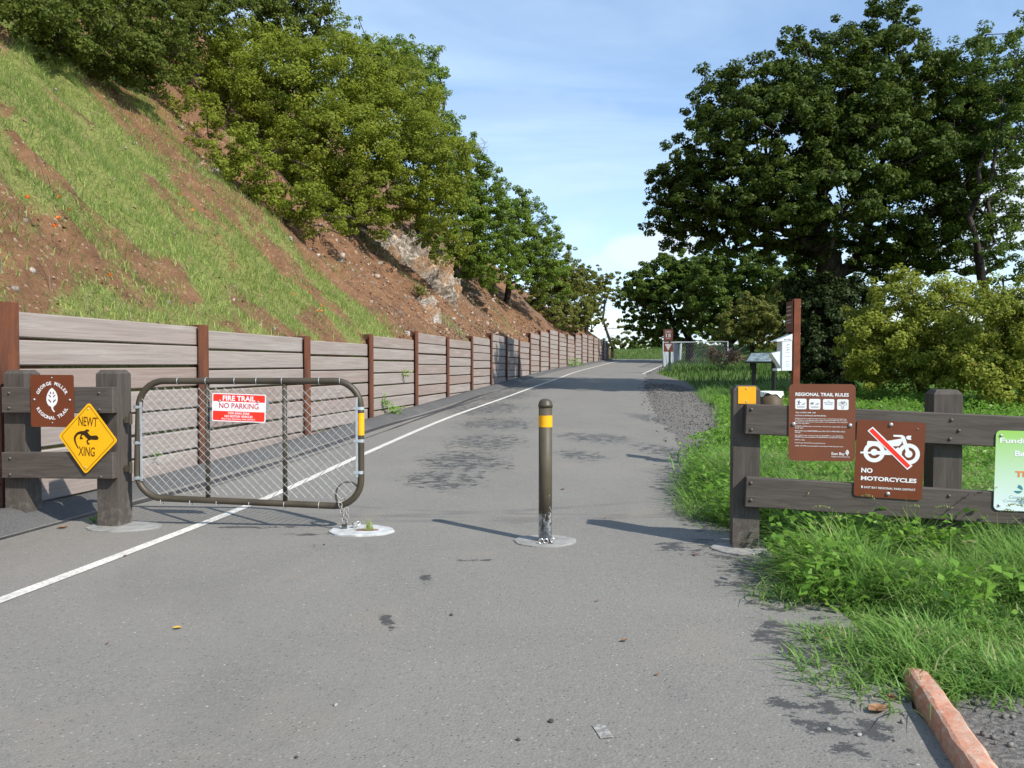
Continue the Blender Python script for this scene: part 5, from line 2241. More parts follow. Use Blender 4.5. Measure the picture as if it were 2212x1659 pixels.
tree('olive_shrub', 'pale olive shrub in front of the distant oaks near the information stand', 'shrub', b, [at(1625, 760, 44), at(1620, 720, 44)],
     [(1620, 680, 44, 55, 42), (1585, 700, 44, 40, 35), (1660, 700, 43, 50, 55), (1690, 660, 44, 40, 50), (1640, 735, 43, 50, 25)],
     1.5, 150, .14, 'olive_leaf', 106, .12, .4)
b = gbase(1490, 66)
tree('oak_tree', 'distant spreading oak with low trunks at the far bend', 'tree', b, [at(1490, 735, 66), at(1470, 700, 66)],
     [(1440, 590, 66, 65, 35), (1400, 625, 66, 55, 35), (1460, 650, 65, 80, 45), (1385, 670, 66, 45, 28), (1410, 705, 66, 60, 22), (1500, 690, 66, 60, 35), (1510, 610, 66, 60, 45), (1430, 620, 65, 80, 50), (1455, 700, 65, 75, 35), (1375, 640, 67, 45, 38), (1480, 575, 66, 60, 40), (1400, 700, 66, 55, 30), (1420, 735, 66, 60, 14)],
     0.72, 125, .225, 'far_leaf', 107, .34, .5, sparse=.12, hill_clip=False, wig=.3)
b = gbase(1585, 60)
tree('oak_tree', 'distant dark oak standing between the far bend and the olive shrub', 'tree', b, [at(1570, 735, 60), at(1565, 690, 60)],
     [(1560, 590, 60, 70, 45), (1620, 600, 60, 75, 55), (1690, 590, 58, 70, 55), (1570, 660, 60, 70, 45), (1530, 715, 60, 45, 22), (1650, 655, 58, 60, 45), (1720, 650, 56, 60, 60), (1580, 560, 60, 70, 40), (1540, 640, 60, 60, 60), (1600, 710, 59, 80, 35)],
     0.75, 125, .215, 'far_leaf', 108, .36, .5, sparse=.06, hill_clip=False, wig=.3)
b = gbase(1700, 75)
tree('oak_tree', 'far oak filling the gap behind the brown pole', 'tree', b, [at(1700, 740, 75), at(1700, 700, 75)],
     [(1700, 650, 75, 80, 60), (1620, 690, 75, 70, 45), (1770, 680, 75, 70, 60), (1690, 730, 74, 100, 30)],
     .5, 110, .26, 'oak_leaf', 109, .30, .4, hill_clip=False)
b = gbase(1325, 84)
tree('oak_tree', 'small leaning oak past the end of the retaining wall', 'tree', b, [at(1322, 748, 84), at(1312, 720, 84), at(1302, 690, 84), at(1306, 660, 84)],
     [(1315, 612, 84, 32, 26), (1295, 640, 84, 30, 30), (1330, 640, 84, 24, 18), (1280, 600, 84, 26, 25), (1325, 735, 84, 30, 12), (1350, 725, 84, 16, 10), (1290, 690, 84, 22, 22), (1340, 700, 85, 20, 12)],
     0.8, 75, .22, 'olive_leaf', 110, .15, .8, sparse=.25, hill_clip=False, wig=.4)

for x, Y, rx, ry, lab in ((1345, 94, 30, 16, 'low dark shrub on the far bank past the wall end'), (1395, 92, 34, 18, 'dense low shrub on the far bank beneath the distant spreading oak'), (1450, 90, 34, 17, 'low shrub on the far bank behind the speed sign'), (1520, 82, 40, 17, 'wide low shrub on the far bank behind the chain link fence')):
    b = gbase(x, Y)
    yb = 829.5 - FPX * math.tan(math.atan2(b.z - CAM_H, Y) + PITCH)
    tree('bank_shrub', lab, 'shrub', b, [b + Vector((0, 0, .3))], [(x, yb - ry * .5, Y, rx, ry), (x - rx * .6, yb - ry * .3, Y, rx * .6, ry * .7), (x + rx * .6, yb - ry * .35, Y, rx * .6, ry * .8)], .8, 110, .22, 'far_leaf', 130 + x, .08, .4, hill_clip=False)

# ---- hillside trees
b = hillhit(790, 492)
tree('hillside_oak', 'large sunlit yellow green oak leaning from the slope above the pale outcrop', 'tree', b, [b + Vector((-.6, -.7, .6)), b + Vector((-1.4, -1.4, 1.5)), b + Vector((-1.8, -2.0, 2.6))],
     [(560, 150, 27, 120, 90), (520, 260, 26.5, 105, 80), (640, 210, 26, 140, 110), (740, 170, 27, 110, 95), (600, 340, 26, 120, 75), (720, 330, 25.5, 150, 100), (840, 290, 26.5, 110, 105), (690, 420, 26, 125, 55), (820, 410, 26, 130, 70),
      (930, 370, 27, 90, 100), (930, 450, 27, 80, 50), (800, 460, 26.5, 80, 35), (860, 220, 28, 90, 90), (500, 200, 28, 70, 70), (650, 440, 26.5, 90, 40), (960, 520, 29, 70, 50), (470, 140, 27, 80, 60), (470, 310, -1.6, 75, 50), (540, 380, -1.6, 80, 50), (610, 425, -1.6, 85, 45), (690, 470, -1.6, 90, 42), (770, 490, -1.5, 80, 36), (420, 235, -1.5, 60, 45), (520, 340, -2.5, 80, 60), (620, 400, -2.6, 90, 60), (400, 190, -1.3, 45, 40)],
     2.1, 165, .090, 'hill_leaf', 201, .20, .4, sparse=.05)
b = hbase(640, 33.5)
tree('hillside_oak', 'tall dark oak crowning the ridge above the large sunlit oak', 'tree', b, [b + Vector((.5, -.6, 1.5)), b + Vector((.8, -1.0, 3))],
     [(520, 40, 30, 150, 80), (640, 60, 30, 100, 80), (420, 60, 28, 100, 70), (560, -60, 31, 150, 80), (670, 10, 31, 60, 90), (380, -30, 30, 130, 80), (440, 130, 28, 70, 55)],
     1.3, 160, .105, 'hill_leaf_dark', 202, .26, .4)
b = hbase(905, 38)
tree('hillside_oak', 'bright green oak rising behind the large sunlit one on the ridge', 'tree', b, [b + Vector((.2, -.5, 1.5)), b + Vector((.4, -.8, 3))],
     [(850, 130, 36, 60, 45), (890, 180, 35, 75, 80), (800, 150, 35, 75, 70), (930, 260, 35, 60, 90), (760, 90, 34, 45, 40), (950, 340, 35, 65, 80)],
     1.5, 170, .105, 'hill_leaf_b', 203, .25, .4)
b = hbase(1010, 40)
tree('hillside_oak', 'mid green oak on the slope right of the pale outcrop', 'tree', b, [b + Vector((.1, -.5, 1)), b + Vector((.4, -1.0, 2.2))],
     [(1000, 400, 38, 55, 60), (1040, 450, 37, 60, 70), (980, 470, 36, 70, 60), (1060, 510, 37, 70, 60), (1010, 540, 36, 60, 45), (950, 520, 35, 55, 45), (1100, 440, 39, 40, 45), (1010, 350, 38, 45, 50), (1070, 570, 36, 60, 45), (1050, 400, 38, 45, 45), (1000, 580, -2.0, 45, 30), (1040, 600, -2.0, 45, 28), (1010, 545, -1.8, 40, 25)],
     1.5, 165, .11, 'hill_leaf_b', 204, .2, .6, sparse=.08, wig=.2)
b = hillhit(1094, 655, 20, 60)
tree('hillside_oak', 'many stemmed green oak with bare lower branches on the bare slope', 'tree', b, [b + Vector((.1, -.2, .7)), b + Vector((.2, -.5, 1.6))],
     [(1140, 470, 44, 50, 45), (1180, 500, 44, 38, 40), (1130, 530, 43, 70, 50), (1090, 570, 42, 45, 35), (1175, 560, 44, 50, 50), (1120, 600, 41, 30, 28), (1190, 610, 44, 45, 45), (1060, 560, 42, 45, 40), (1110, 480, 43, 45, 45), (1150, 570, 43, 60, 50), (1200, 550, 46, 35, 40)],
     1.35, 145, .115, 'hill_leaf_b', 205, .16, 1.0, sparse=.12, wig=.3)
b = hbase(1195, 53)
tree('hillside_oak', 'low rounded olive oak overhanging the far part of the wall', 'tree', b, [b + Vector((.1, -.2, .8)), b + Vector((.4, -.4, 1.8))],
     [(1195, 640, 52, 50, 50), (1225, 590, 54, 35, 40), (1240, 650, 53, 40, 50), (1215, 690, 51, 40, 28), (1255, 690, 54, 24, 25), (1165, 660, 50, 35, 30), (1255, 610, 57, 30, 35), (1210, 600, 53, 45, 45), (1250, 660, 55, 35, 45), (1150, 640, -2.0, 40, 30), (1190, 690, -1.5, 40, 25), (1230, 705, -1.2, 30, 20)],
     1.4, 145, .14, 'olive_leaf', 206, .15, .5, sparse=.06)
b = hbase(1265, 66)
tree('hillside_oak', 'small olive oak at the end of the wall row', 'tree', b, [b + Vector((.1, -.2, 1.0)), b + Vector((.3, -.4, 2.2))],
     [(1265, 650, 64, 28, 40), (1275, 610, 66, 22, 25), (1270, 695, 63, 22, 22), (1290, 670, 66, 14, 22)],
     1.1, 140, .17, 'olive_leaf', 207, .15, .5)
b = hillhit(210, 150, 8, 60)
tree('hillside_shrub', 'dark glossy shrub spilling down the top of the grassy slope', 'shrub', b, [b + Vector((.2, -.3, .4)), b + Vector((.3, -.5, .8))],
     [(60, 20, 15.5, 90, 50), (170, 50, 17, 110, 65), (270, 120, 18.5, 80, 55), (320, 165, 19.5, 60, 35), (210, 130, 18.5, 70, 40), (310, 40, 20, 90, 70), (120, 95, 16.5, 80, 35), (360, 110, 21, 60, 60)],
     3.6, 165, .085, 'hill_leaf_dark', 208, .08, .4, flat=.8)
b = hbase(250, 27)
tree('hillside_oak', 'shaded oak high on the slope above the dark glossy shrub', 'tree', b, [b + Vector((.2, -.3, 1)), b + Vector((.3, -.5, 2))],
     [(330, -20, 25, 120, 70), (200, -30, 23, 120, 70), (420, 30, 26, 80, 60), (80, -30, 20, 120, 60)],
     1.8, 150, .095, 'hill_leaf_dark', 209, .16, .4)
for i, (x, y, r) in enumerate(((905, 640, 14), (968, 590, 18), (1010, 600, 15), (545, 330, 16), (1060, 635, 16))):
    b = hillhit(x, y, 12, 60)
    lab = ('small grey green shrub beside the pale outcrop', 'leafy young shrub under the oak right of the pale outcrop', 'wispy shrub on the bare slope below the many stemmed oak', 'small shrub at the shadow edge under the large sunlit oak', 'low shrub at the foot of the many stemmed oak')[i]
    tree('slope_shrub', lab, 'shrub', b, [b + Vector((0, -.05, .15))], [(x, y - r, b.y - .2, r, r * 1.1)], 5, 70, .075, 'hill_leaf_b' if i != 0 else 'olive_leaf', 220 + i, .03, .7, hill_clip=False, rmin=.006)
# bare tree top on the ridge
b = hbase(1035, 45)
root = thing('bare_tree', 'leafless grey tree top showing over the ridge against the sky', 'tree', b)
rg = np.random.default_rng(77)
Cb = np.array([np.array(at(1035 + rg.normal() * 14, 318 + rg.normal() * 12, 44 + rg.normal())) for _ in range(150)])
limbs('branches', root, b, [tuple(b), tuple(at(1030, 400, 44.5)), tuple(at(1032, 345, 44))], Cb, .05, M['dry_twig'], 5, 1., .25, .009)
# grey brush heap near the far fence
b = gbase(1560, 47)
root = thing('brush_heap', 'heap of dry grey branches behind the far fence', 'brush', b)
rg = np.random.default_rng(78)
Cb = np.array([np.array(at(1565 + rg.normal() * 26, 765 + rg.normal() * 12, 47 + rg.normal() * .8)) for _ in range(260)])
Cb = Cb[Cb[:, 2] > b.z + .05]
limbs('branches', root, b, [tuple(b), tuple(b + Vector((0, 0, .25)))], Cb, .05, M['dry_twig'], 6, 1., .3, .014)
C = foliage('dry_leaves', root, [(1565, 772, 47, 42, 16), (1540, 765, 47.5, 25, 14), (1590, 770, 46.5, 25, 14)], 2.0, 50, .09, M['litter'], 79, b, hill_clip=False)

# ------------------------------------------------------------------ rock outcrop on the slope
def rock(label, p0px, p1px, w, hgt, seed):
    a, c = hillhit(*p0px), hillhit(*p1px)
    mid = (a + c) / 2
    d = (c - a)
    L = d.length
    d.normalize()
    q0, s0 = hill_uv(mid.x, mid.y)
    e = .3
    nrm = Vector((-(float(hill_at(mid.x + e, mid.y)) - float(hill_at(mid.x - e, mid.y))) / (2 * e), -(float(hill_at(mid.x, mid.y + e)) - float(hill_at(mid.x, mid.y - e))) / (2 * e), 1)).normalized()
    sd_ = d.cross(nrm).normalized()
    nu, nv = 64, 26
    V, F = [], []
    for i in range(nu + 1):
        u = -1 + 2 * i / nu
        for j in range(nv + 1):
            v = -1 + 2 * j / nv
            prof = max(0., 1 - abs(u) ** 3.0) ** .6
            wid = w * (.55 + .45 * prof) * (1 + .45 * (float(fbm(u * 4, 1.5, seed)) - .5))
            hh = hgt * prof * max(0., 1 - abs(v) ** 2.6)
            cr = float(fbm(u * 6 + 3, v * 2.2 + 1, seed + 3)) - .5
            st_ = math.floor((cr + .5) * 7) / 7 - .5
            hh = hh * (1 + 1.5 * (.5 * cr + .7 * st_)) - .12 - .25 * abs(v) ** 3
            p = mid + d * (u * L / 2) + sd_ * (v * wid)
            zb = float(hill_at(p.x, p.y))
            p = Vector((p.x, p.y, zb)) + nrm * hh
            V.append(tuple(p - mid))
    for i in range(nu):
        for j in range(nv):
            k0 = i * (nv + 1) + j
            F.append((k0, k0 + 1, k0 + nv + 2, k0 + nv + 1))
    o = MB().add(V, F).build('rock_outcrop', M['rock'], None, mid)
    return tag(o, label, 'rock')


rock('pale grey rock outcrop running down the slope below the large sunlit oak', (808, 508), (988, 665), .80, 1.05, 41)
rock('small brown rock ledge just above the retaining wall', (905, 640), (950, 705), .38, .40, 47)
rock('thin dark stone ridge in the grass at the shadow edge', (400, 345), (500, 395), .16, .20, 53)

# ------------------------------------------------------------------ grass
def blades(name, P, L, W, bend, mat, rg, seg=3, lean=None, tint=None, label=None):
    n = len(P)
    az = rg.uniform(0, 2 * math.pi, n)
    h = np.stack([np.cos(az), np.sin(az), np.zeros(n)], 1)
    if lean is not None:
        h = unit(h + lean)
    sd_ = np.stack([-h[:, 1], h[:, 0], np.zeros(n)], 1)
    V = np.empty((n, 2 * (seg + 1), 3))
    for k_ in range(seg + 1):
        t = k_ / seg
        c = P + np.array([0, 0, 1.]) * (L * (t - .42 * bend * t * t))[:, None] + h * (L * bend * t ** 1.7 * .85)[:, None]
        w = (W * (1 - t) ** .65 * .5 + .0006)[:, None]
        V[:, 2 * k_] = c - sd_ * w
        V[:, 2 * k_ + 1] = c + sd_ * w
    base = (np.arange(n) * 2 * (seg + 1))[:, None]
    F = np.concatenate([base + np.array([2 * k_, 2 * k_ + 1, 2 * k_ + 3, 2 * k_ + 2]) for k_ in range(seg)], 0)
    if tint is None:
        tint = rg.random(n)
    o = quads_obj(name, V.reshape(-1, 3), F, mat, tint=np.repeat(tint, 2 * (seg + 1)))
    o['kind'] = 'stuff'
    if label:
        o['label'] = label
        o['category'] = 'grass'
    return o


rg = np.random.default_rng(301)


def scatter(n, x0, x1, y0, y1, power=1.):
    Y = y0 + (y1 - y0) * rg.random(n) ** power
    X = rg.uniform(x0, x1, n)
    return X, Y


# near grass round the right barrier
X, Y = scatter(125000, 1.3, 6.4, 3.4, 10.2)
vis = np.abs(X) < .70 * Y + .5
m = veg_mask(X, Y)
cl = fbm(X * 2.2, Y * 2.2, 401)
keep = vis & (m * (.35 + 1.1 * cl) > rg.random(len(X)) * 1.0)
X, Y, cl = X[keep], Y[keep], cl[keep]
Z = ground_z(X, Y)
tall = .12 + .36 * sstep(cl, .30, .68)
fr_ = .55 + .55 * sstep(Y, 4.3, 6.0)
e_ = X - np.interp(Y, G_Y, G_X)
L = tall * fr_ * rg.uniform(.55, 1.35, len(X)) * (.6 + .4 * sstep(e_, 0, .5))
tn = np.clip(.30 + .75 * (fbm(X * 1.1, Y * 1.1, 403) - .35) + .42 * (rg.random(len(X)) - .3), 0, .93)
tn = np.where(rg.random(len(X)) < .07, .99, tn)
blades('tall_grass', np.stack([X, Y, Z - .01], 1), L, rg.uniform(.007, .0150, len(X)), rg.uniform(.45, 1.5, len(X)), M['grass'], rg, 3, lean=np.array([-.35, -.25, 0]), tint=tn, label='long green grass around the barrier and kerb')
# mid grass
X, Y = scatter(70000, 2.0, 17, 10.0, 28)
vis = np.abs(X) < .68 * Y + .5
m = veg_mask(X, Y)
cl = fbm(X * 1.3, Y * 1.3, 405)
keep = vis & (m * (.4 + cl) > rg.random(len(X)))
X, Y, cl = X[keep], Y[keep], cl[keep]
L = (.14 + .30 * sstep(cl, .35, .65)) * rg.uniform(.6, 1.3, len(X))
tn = np.clip(.28 + .8 * (fbm(X * .7, Y * .7, 406) - .35) + .4 * (rg.random(len(X)) - .3), 0, .93)
blades('meadow_grass', np.stack([X, Y, ground_z(X, Y) - .01], 1), L, rg.uniform(.012, .024, len(X)), rg.uniform(.4, 1.3, len(X)), M['grass'], rg, 2, tint=tn, label='green meadow grass in front of the shrubs')
# far grass and bank
X, Y = scatter(26000, 6, 30, 28, 90)
m = veg_mask(X, Y)
keep = (np.abs(X) < .66 * Y) & (m > rg.random(len(X)) * .9) & ~((X < 16) & (Y < 50) & (X < np.interp(Y, G_Y, G_X) + .1))
X, Y = X[keep], Y[keep]
blades('bank_grass', np.stack([X, Y, ground_z(X, Y) - .01], 1), rg.uniform(.12, .42, len(X)), rg.uniform(.03, .07, len(X)), rg.uniform(.1, .9, len(X)), M['bank_grass'], rg, 2, label='grass on the far bank beyond the bend')
# broad leaved weeds along the shoulder and behind the barrier
X, Y = scatter(34000, 1.6, 13, 4.4, 22, 1.25)
m = veg_mask(X, Y)
e_ = X - np.interp(Y, G_Y, G_X)
cl = fbm(X * 1.6, Y * 1.6, 409)
keep = (np.abs(X) < .68 * Y + .3) & (m > .5) & (cl > .40) & ((Y > 7.2) | (cl > .585))
X, Y = X[keep], Y[keep]
per = 4
X = np.repeat(X, per) + rg.normal(size=len(X) * per) * .06
Y = np.repeat(Y, per) + rg.normal(size=len(Y) * per) * .06
hz = rg.uniform(.04, .34, len(X)) * (.5 + fbm(X * 2, Y * 2, 410))
P = np.stack([X, Y, ground_z(X, Y) + hz], 1)
N = unit(np.array([0, 0, 1.]) + rg.normal(size=(len(X), 3)) * .5)
V, F = leaf_mesh(P, N, rg.uniform(.035, .085, len(X)), rg, .75)
o = quads_obj('broadleaf_weeds', V, F, M['weed'], tint=np.repeat(rg.random(len(X)) * .94, 4))
o['kind'] = 'stuff'
o['label'] = 'leafy green weeds along the gravel shoulder'
o['category'] = 'weeds'
# foxtail seed heads
X, Y = scatter(900, 2.0, 7, 4.6, 16)
m = veg_mask(X, Y)
keep = (m > .8) & (np.abs(X) < .66 * Y) & (fbm(X * 1.1, Y * 1.1, 415) > .45)
X, Y = X[keep], Y[keep]
Z = ground_z(X, Y)
az = rg.uniform(0, 2 * math.pi, len(X))
P, N = [], []
for x, y, z, a in zip(X, Y, Z, az):
    hh = rg.uniform(.32, .58)
    for j in range(14):
        t = j / 13
        P.append((x + math.cos(a) * (.03 + .10 * t) + rg.normal() * .004, y + math.sin(a) * (.03 + .10 * t) + rg.normal() * .004, z + hh + .055 * t - .05 * t * t))
P = np.array(P)
V, F = leaf_mesh(P, unit(rg.normal(size=(len(P), 3))), rg.uniform(.018, .034, len(P)), rg, .35)
o = quads_obj('grass_seed_heads', V, F, M['seed'], tint=np.repeat(rg.random(len(P)), 4))
o['kind'] = 'stuff'
o['label'] = 'pale nodding seed heads over the long grass'
o['category'] = 'grass'

# hillside grass
q = rg.uniform(WQ[2] + 2.0, 20.5, 170000)
s_ = .14 + 9.4 * rg.random(len(q)) ** .9
v = hill_veg(q, s_)
keep = v * (.3 + 1.0 * fbm(q * 3, s_ * 3, 420)) > rg.random(len(q)) * 1.0
q, s_, v = q[keep], s_[keep], v[keep]
X = np.interp(q, WQ, WPA[:, 0]) + s_ * WOFF[0]
Y = np.interp(q, WQ, WPA[:, 1]) + s_ * WOFF[1]
Z = hill_z(q, s_)
L = rg.uniform(.05, .16, len(q)) * (.55 + .9 * fbm(q * 1.5, s_ * 1.5, 421)) * (1 + .5 * v)
tn = np.clip(.25 + .9 * (fbm(q * .8, s_ * .8, 422) - .35) + .45 * (rg.random(len(q)) - .3), 0, .97)
blades('slope_grass', np.stack([X, Y, Z - .01], 1), L, rg.uniform(.007, .017, len(q)), rg.uniform(.4, 1.3, len(q)), M['hill_grass'], rg, 2, lean=np.array([.5, -.1, 0]), tint=tn, label='short patchy spring grass over the steep slope')
q = rg.uniform(18, 48, 16000)
s_ = .2 + 7 * rg.random(len(q))
v = hill_veg(q, s_)
keep = v > .3 + .3 * rg.random(len(q))
q, s_ = q[keep], s_[keep]
X = np.interp(q, WQ, WPA[:, 0]) + s_ * WOFF[0]
Y = np.interp(q, WQ, WPA[:, 1]) + s_ * WOFF[1]
blades('slope_tufts', np.stack([X, Y, hill_z(q, s_) - .01], 1), rg.uniform(.10, .28, len(q)), rg.uniform(.012, .025, len(q)), rg.uniform(.2, .9, len(q)), M['hill_grass'], rg, 2, label='scattered grass tufts on the bare upper slope')
# dry leaf litter and stones on the bare slope
q = rg.uniform(6, 46, 60000)
s_ = .12 + 10 * rg.random(len(q)) ** 1.1
sc_ = np.maximum(hill_scree(q, s_) * sstep(fbm(q * 1.4, s_ * .6, 430), .42, .62) * 1.6, .035)
keep = sc_ > rg.random(len(q))
q, s_ = q[keep], s_[keep]
X = np.interp(q, WQ, WPA[:, 0]) + s_ * WOFF[0]
Y = np.interp(q, WQ, WPA[:, 1]) + s_ * WOFF[1]
P = np.stack([X, Y, hill_z(q, s_) + .02], 1)
N = unit(np.array([.55, -.2, .8]) + rg.normal(size=(len(q), 3)) * .45)
V, F = leaf_mesh(P, N, rg.uniform(.03, .08, len(q)) * (1 + q / 60), rg, .7)
o = quads_obj('leaf_litter', V, F, M['litter'], tint=np.repeat(rg.random(len(q)), 4))
o['kind'] = 'stuff'
o['label'] = 'dry leaf litter and chips scattered on the bare slope'
o['category'] = 'leaf litter'

q = rg.uniform(6, 45, 2600)
s_ = .15 + 9 * rg.random(len(q)) ** 1.2
keep = rg.random(len(q)) < np.where(q > 18.5, .55, .12)
q, s_ = q[keep], s_[keep]
X = np.interp(q, WQ, WPA[:, 0]) + s_ * WOFF[0]
Y = np.interp(q, WQ, WPA[:, 1]) + s_ * WOFF[1]
n = len(X)
sz = np.minimum(rg.gamma(2.0, .014, n) + .010, np.where(q < 18.5, .035, .09))
cube = np.array([(x, y, z) for z in (-1, 1) for y in (-1, 1) for x in (-1, 1)], float)
V = cube[None] * sz[:, None, None] * rg.uniform(.45, 1.15, (n, 8, 3)) + np.stack([X, Y, hill_z(q, s_)], 1)[:, None]
fq = np.array([(0, 2, 3, 1), (4, 5, 7, 6), (0, 1, 5, 4), (2, 6, 7, 3), (0, 4, 6, 2), (1, 3, 7, 5)])
o = quads_obj('slope_stones', V.reshape(-1, 3), ((np.arange(n) * 8)[:, None, None] + fq[None]).reshape(-1, 4), M['rock'])
o['kind'] = 'stuff'
o['label'] = 'loose stones strewn over the steep slope'
o['category'] = 'stones'
q = rg.uniform(6, 42, 2600)
s_ = .15 + 8 * rg.random(len(q))
X = np.interp(q, WQ, WPA[:, 0]) + s_ * WOFF[0]
Y = np.interp(q, WQ, WPA[:, 1]) + s_ * WOFF[1]
blades('dry_stalks', np.stack([X, Y, hill_z(q, s_) - .01], 1), rg.uniform(.15, .45, len(q)), rg.uniform(.005, .009, len(q)), rg.uniform(.3, 1.6, len(q)), M['dry_twig'], rg, 3, lean=np.array([.4, -.1, 0]), label='dry grey stalks scattered through the slope grass')

# gravel: loose stones on the shoulder and right of the kerb
X, Y = scatter(11000, 1.2, 6.5, 2.4, 32, 1.3)
e_ = X - np.interp(Y, R_Y, R_X)
m = veg_mask(X, Y)
keep = (np.abs(X) < .67 * Y + .2) & (e_ > -.25) & (m < .6) & ((e_ > 0) | (rg.random(len(X)) < .25))
X, Y = X[keep], Y[keep]
n = len(X)
sz = rg.uniform(.003, .010, n) * (1 + Y * .045)
cube = np.array([(x, y, z) for z in (-1, 1) for y in (-1, 1) for x in (-1, 1)], float)
V = cube[None] * sz[:, None, None] * rg.uniform(.55, 1.2, (n, 8, 3))
an = rg.uniform(0, math.pi, n)
V2 = V.copy()
V2[:, :, 0] = V[:, :, 0] * np.cos(an)[:, None] - V[:, :, 1] * np.sin(an)[:, None]
V2[:, :, 1] = V[:, :, 0] * np.sin(an)[:, None] + V[:, :, 1] * np.cos(an)[:, None]
zz = np.maximum(ground_z(X, Y), np.where(X < np.interp(Y, R_Y, R_X), rz(Y), -9))
V2 += np.stack([X, Y, zz + sz * .4], 1)[:, None]
fq = np.array([(0, 2, 3, 1), (4, 5, 7, 6), (0, 1, 5, 4), (2, 6, 7, 3), (0, 4, 6, 2), (1, 3, 7, 5)])
F = (np.arange(n) * 8)[:, None, None] + fq[None]
o = quads_obj('gravel', V2.reshape(-1, 3), F.reshape(-1, 4), M['litter'], tint=np.repeat(rg.random(n) * .0, 8))
gk = NB('gravel_stone', .9, .2)
tt = gk.attr('tint')
gk.col(gk.mix(gk.rng(gk.noise(3.5, 2, .5, gk.map((9, 9, 9))), .3, .7), (.05, .047, .044), (.24, .225, .205)))
o.data.materials[0] = gk.m
o['kind'] = 'stuff'
o['label'] = 'loose grey gravel along the trail shoulder'
o['category'] = 'gravel'

# ------------------------------------------------------------------ small plants and litter
rg2 = np.random.default_rng(501)


def small_plant(name, label, base, r, hgt, n, size, mat, seed, cat='plant', group=None):
    root = thing(name, label, cat, base, group=group)
    g = np.random.default_rng(seed)
    ns = 5
    V = []
    P = g.normal(size=(n, 3)) * np.array([r, r * .6, hgt * .45]) + np.array([0, 0, hgt * .5])
    P[:, 2] = np.abs(P[:, 2])
    N = unit(np.array([.2, -.5, .8]) + g.normal(size=(n, 3)) * .5)
    v, f = leaf_mesh(P, N, size * g.uniform(.6, 1.3, n), g, .7)
    o = quads_obj('leaves', v, f, M[mat], root, tint=np.repeat(g.random(n) * .94, 4))
    o['kind'] = 'stuff'
    mb = MB()
    for i in range(ns):
        p = P[i]
        mb.tube([(0, 0, -.02), (p[0] * .5, p[1] * .5, p[2] * .6), tuple(p)], .003, 5)
    mb.build('stems', M['stem'], root)
    return root


def wall_pt(x, y, off=.02):
    a, b_ = ray(x, y)
    Yv = np.arange(7, 75, .01)
    i = int(np.argmax(a * Yv <= wall_x(Yv) + off)) if (a * 7 > wall_x(7)) else 0
    return Vector((a * Yv[i], Yv[i], CAM_H + b_ * Yv[i]))


p = wall_pt(850, 893, .15)
small_plant('weed_plant', 'bright green leafy weed at the foot of the wall beyond the gate', p, .13, .16, 130, .055, 'weed', 511)
p = wall_pt(832, 868)
small_plant('weed_plant', 'light green weed growing from a wall joint beyond the gate', p + Vector((0, 0, -.08)), .06, .22, 60, .05, 'weed', 512)
p = wall_pt(876, 812)
small_plant('weed_plant', 'thin grass like weed hanging from an upper wall joint', p, .07, .12, 30, .06, 'hill_grass', 513)
p = hit(205, 1130)
small_plant('weed_plant', 'small green weed at the base of the gate hinge post', p + Vector((0, 0, .01)), .05, .05, 26, .035, 'weed', 514)
p = wall_pt(1238, 790, .3)
small_plant('weed_plant', 'yellowish weed clump on the far berm', p, .35, .4, 120, .13, 'weed', 515)
p = wall_pt(338, 985)
small_plant('weed_plant', 'tiny weed in a low wall joint behind the gate', p, .035, .05, 16, .03, 'weed', 516)
p = wall_pt(563, 1000 - 5, .15)
small_plant('weed_plant', 'tiny weed at the wall foot seen through the gate mesh', p + Vector((0, 0, .0)), .05, .06, 20, .035, 'weed', 517)
# grass tuft in the concrete hole
g = np.random.default_rng(520)
n = 40
Pg = np.stack([hp.x + .02 + g.normal(size=n) * .018, hp.y + g.normal(size=n) * .008, np.full(n, hp.z + .024)], 1)
o = blades('grass_tuft', Pg, g.uniform(.05, .13, n), np.full(n, .004), g.uniform(.2, .8, n), M['hill_grass'], g, 3)
del o['kind']
tag(o, 'little grass tuft growing in the hole of the concrete patch', 'grass')

# orange poppies on the slope
pet = MB()
for j in range(4):
    a = math.pi / 2 * j
    pet.add([(0, 0, 0), (.026 * math.cos(a - .7), .026 * math.sin(a - .7), .022), (.036 * math.cos(a), .036 * math.sin(a), .032), (.026 * math.cos(a + .7), .026 * math.sin(a + .7), .022)], [(0, 1, 2, 3)])
pet_me = pet.mesh('petals', M['poppy'])
st_me = MB().tube([(0, 0, -.16), (.01, 0, -.08), (0, 0, .002)], .0035, 5).mesh('stem', M['stem'])
for x, y in ((61, 459), (131, 460), (148, 487), (129, 504), (120, 521), (387, 440), (416, 476), (237, 625), (631, 655), (671, 650), (687, 690), (697, 690), (694, 680), (665, 639)):
    p = hillhit(x, y)
    t = thing('poppy', 'orange poppy flower in the slope grass', 'flower', p + Vector((.02, -.05, .15)), (.5, .2, random.random() * 6), 'orange poppies on the slope')
    for nm, me in (('petals', pet_me), ('stem', st_me)):
        link(bpy.data.objects.new(nm, me), t)

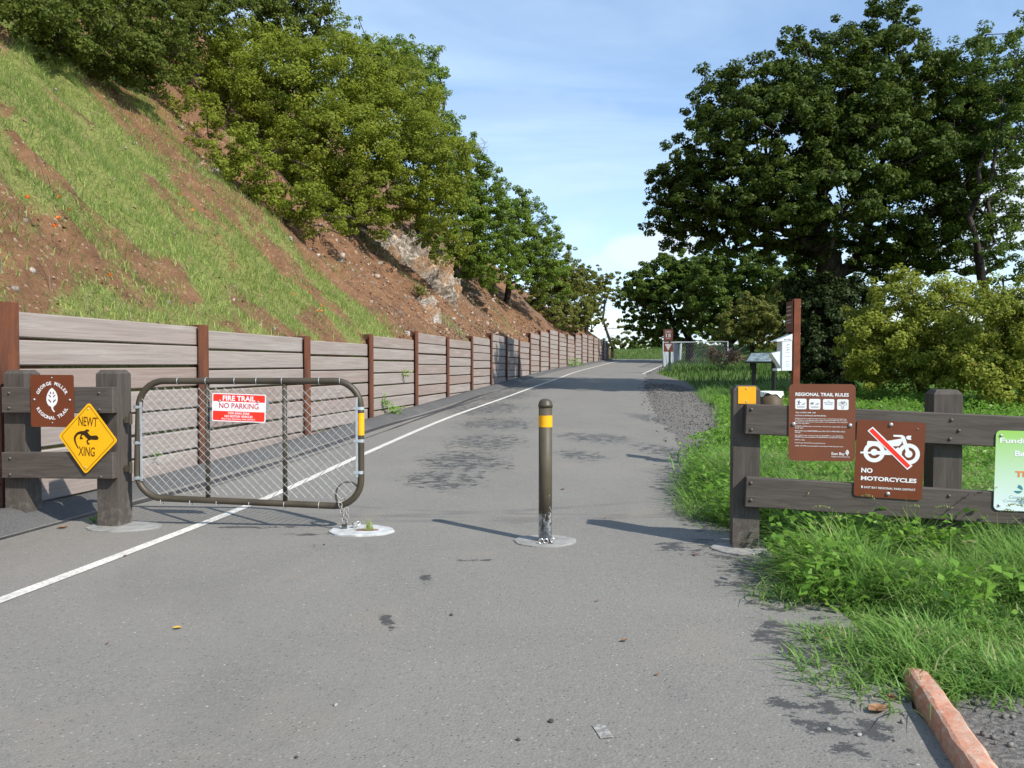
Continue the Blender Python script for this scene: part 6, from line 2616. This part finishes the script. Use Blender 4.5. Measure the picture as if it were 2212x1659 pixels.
# dead leaves lying on the asphalt
def dead_leaf(x, y, L, mat, label, group=None, yaw=None, curl=.35):
    p = hit(x, y)
    mb = MB()
    nu, nv = 8, 4
    vs, fs = [], []
    for i in range(nu + 1):
        u = i / nu
        w = .30 * L * math.sin(math.pi * min(1, u * 1.02)) ** .8
        for j in range(nv + 1):
            v = -1 + 2 * j / nv
            vs.append(((u - .5) * L, v * w, .004 + curl * L * .35 * (v * v) * math.sin(math.pi * u) + curl * L * .25 * (2 * u - 1) ** 2))
    for i in range(nu):
        for j in range(nv):
            k0 = i * (nv + 1) + j
            fs.append((k0, k0 + 1, k0 + nv + 2, k0 + nv + 1))
    mb.add(vs, fs)
    o = mb.build('fallen_leaf', M[mat], None, p + Vector((0, 0, .004)), (0, 0, random.uniform(0, 3) if yaw is None else yaw), smooth=True)
    return tag(o, label, 'leaf', group)


dead_leaf(383, 1360, .055, 'yellow_leaf', 'single curled yellow leaf on the bare asphalt', yaw=.3)
dead_leaf(1898, 1538, .115, 'dead_leaf', 'large dry brown leaf at the foot of the red kerb', yaw=.4)
dead_leaf(1926, 1512, .07, 'dead_leaf', 'smaller torn brown leaf by the grass above the red kerb', yaw=1.2)
dead_leaf(135, 1142, .10, 'dead_leaf', 'brown leaf in the shade of the hinge post', yaw=.4)
for x, y, l in ((1348, 1387, .045), (1216, 1058, .07), (232, 1393, .025), (680, 1180, .03), (1308, 1120, .035), (1795, 1360, .06), (1785, 1385, .05), (270, 1203, .03), (1420, 1460, .03), (1500, 1200, .05), (1290, 1300, .03)):
    dead_leaf(x, y, l, 'dead_leaf', 'small brown leaf scrap on the asphalt', 'leaf scraps on the trail')
for i, (x, y, r) in enumerate(((1190, 1562, .012), (1120, 1600, .009), (640, 1700 - 60, .008), (975, 1330, .010), (700, 1178, .010), (1790, 1578, .010), (1855, 1590, .012), (725, 1525, .010))):
    p = hit(x, y)
    bm = bmesh.new()
    bmesh.ops.create_icosphere(bm, subdivisions=2, radius=r)
    for v in bm.verts:
        v.co *= 1 + .8 * (float(fbm(v.co.x / r + 3 * i, v.co.y / r + v.co.z / r, 600 + i)) - .5)
        v.co.z *= .7
    me = bpy.data.meshes.new('pebble')
    bm.to_mesh(me)
    bm.free()
    me.materials.append(M['stone'] if i < 5 else M['pale_stone'])
    o = link(bpy.data.objects.new('pebble', me))
    o.location = p + Vector((0, 0, r * .5))
    tag(o, 'small dark pebble on the asphalt' if i < 5 else 'small pale pebble on the asphalt', 'pebble', 'dark pebbles on the trail' if i < 5 else 'pale pebbles on the trail')
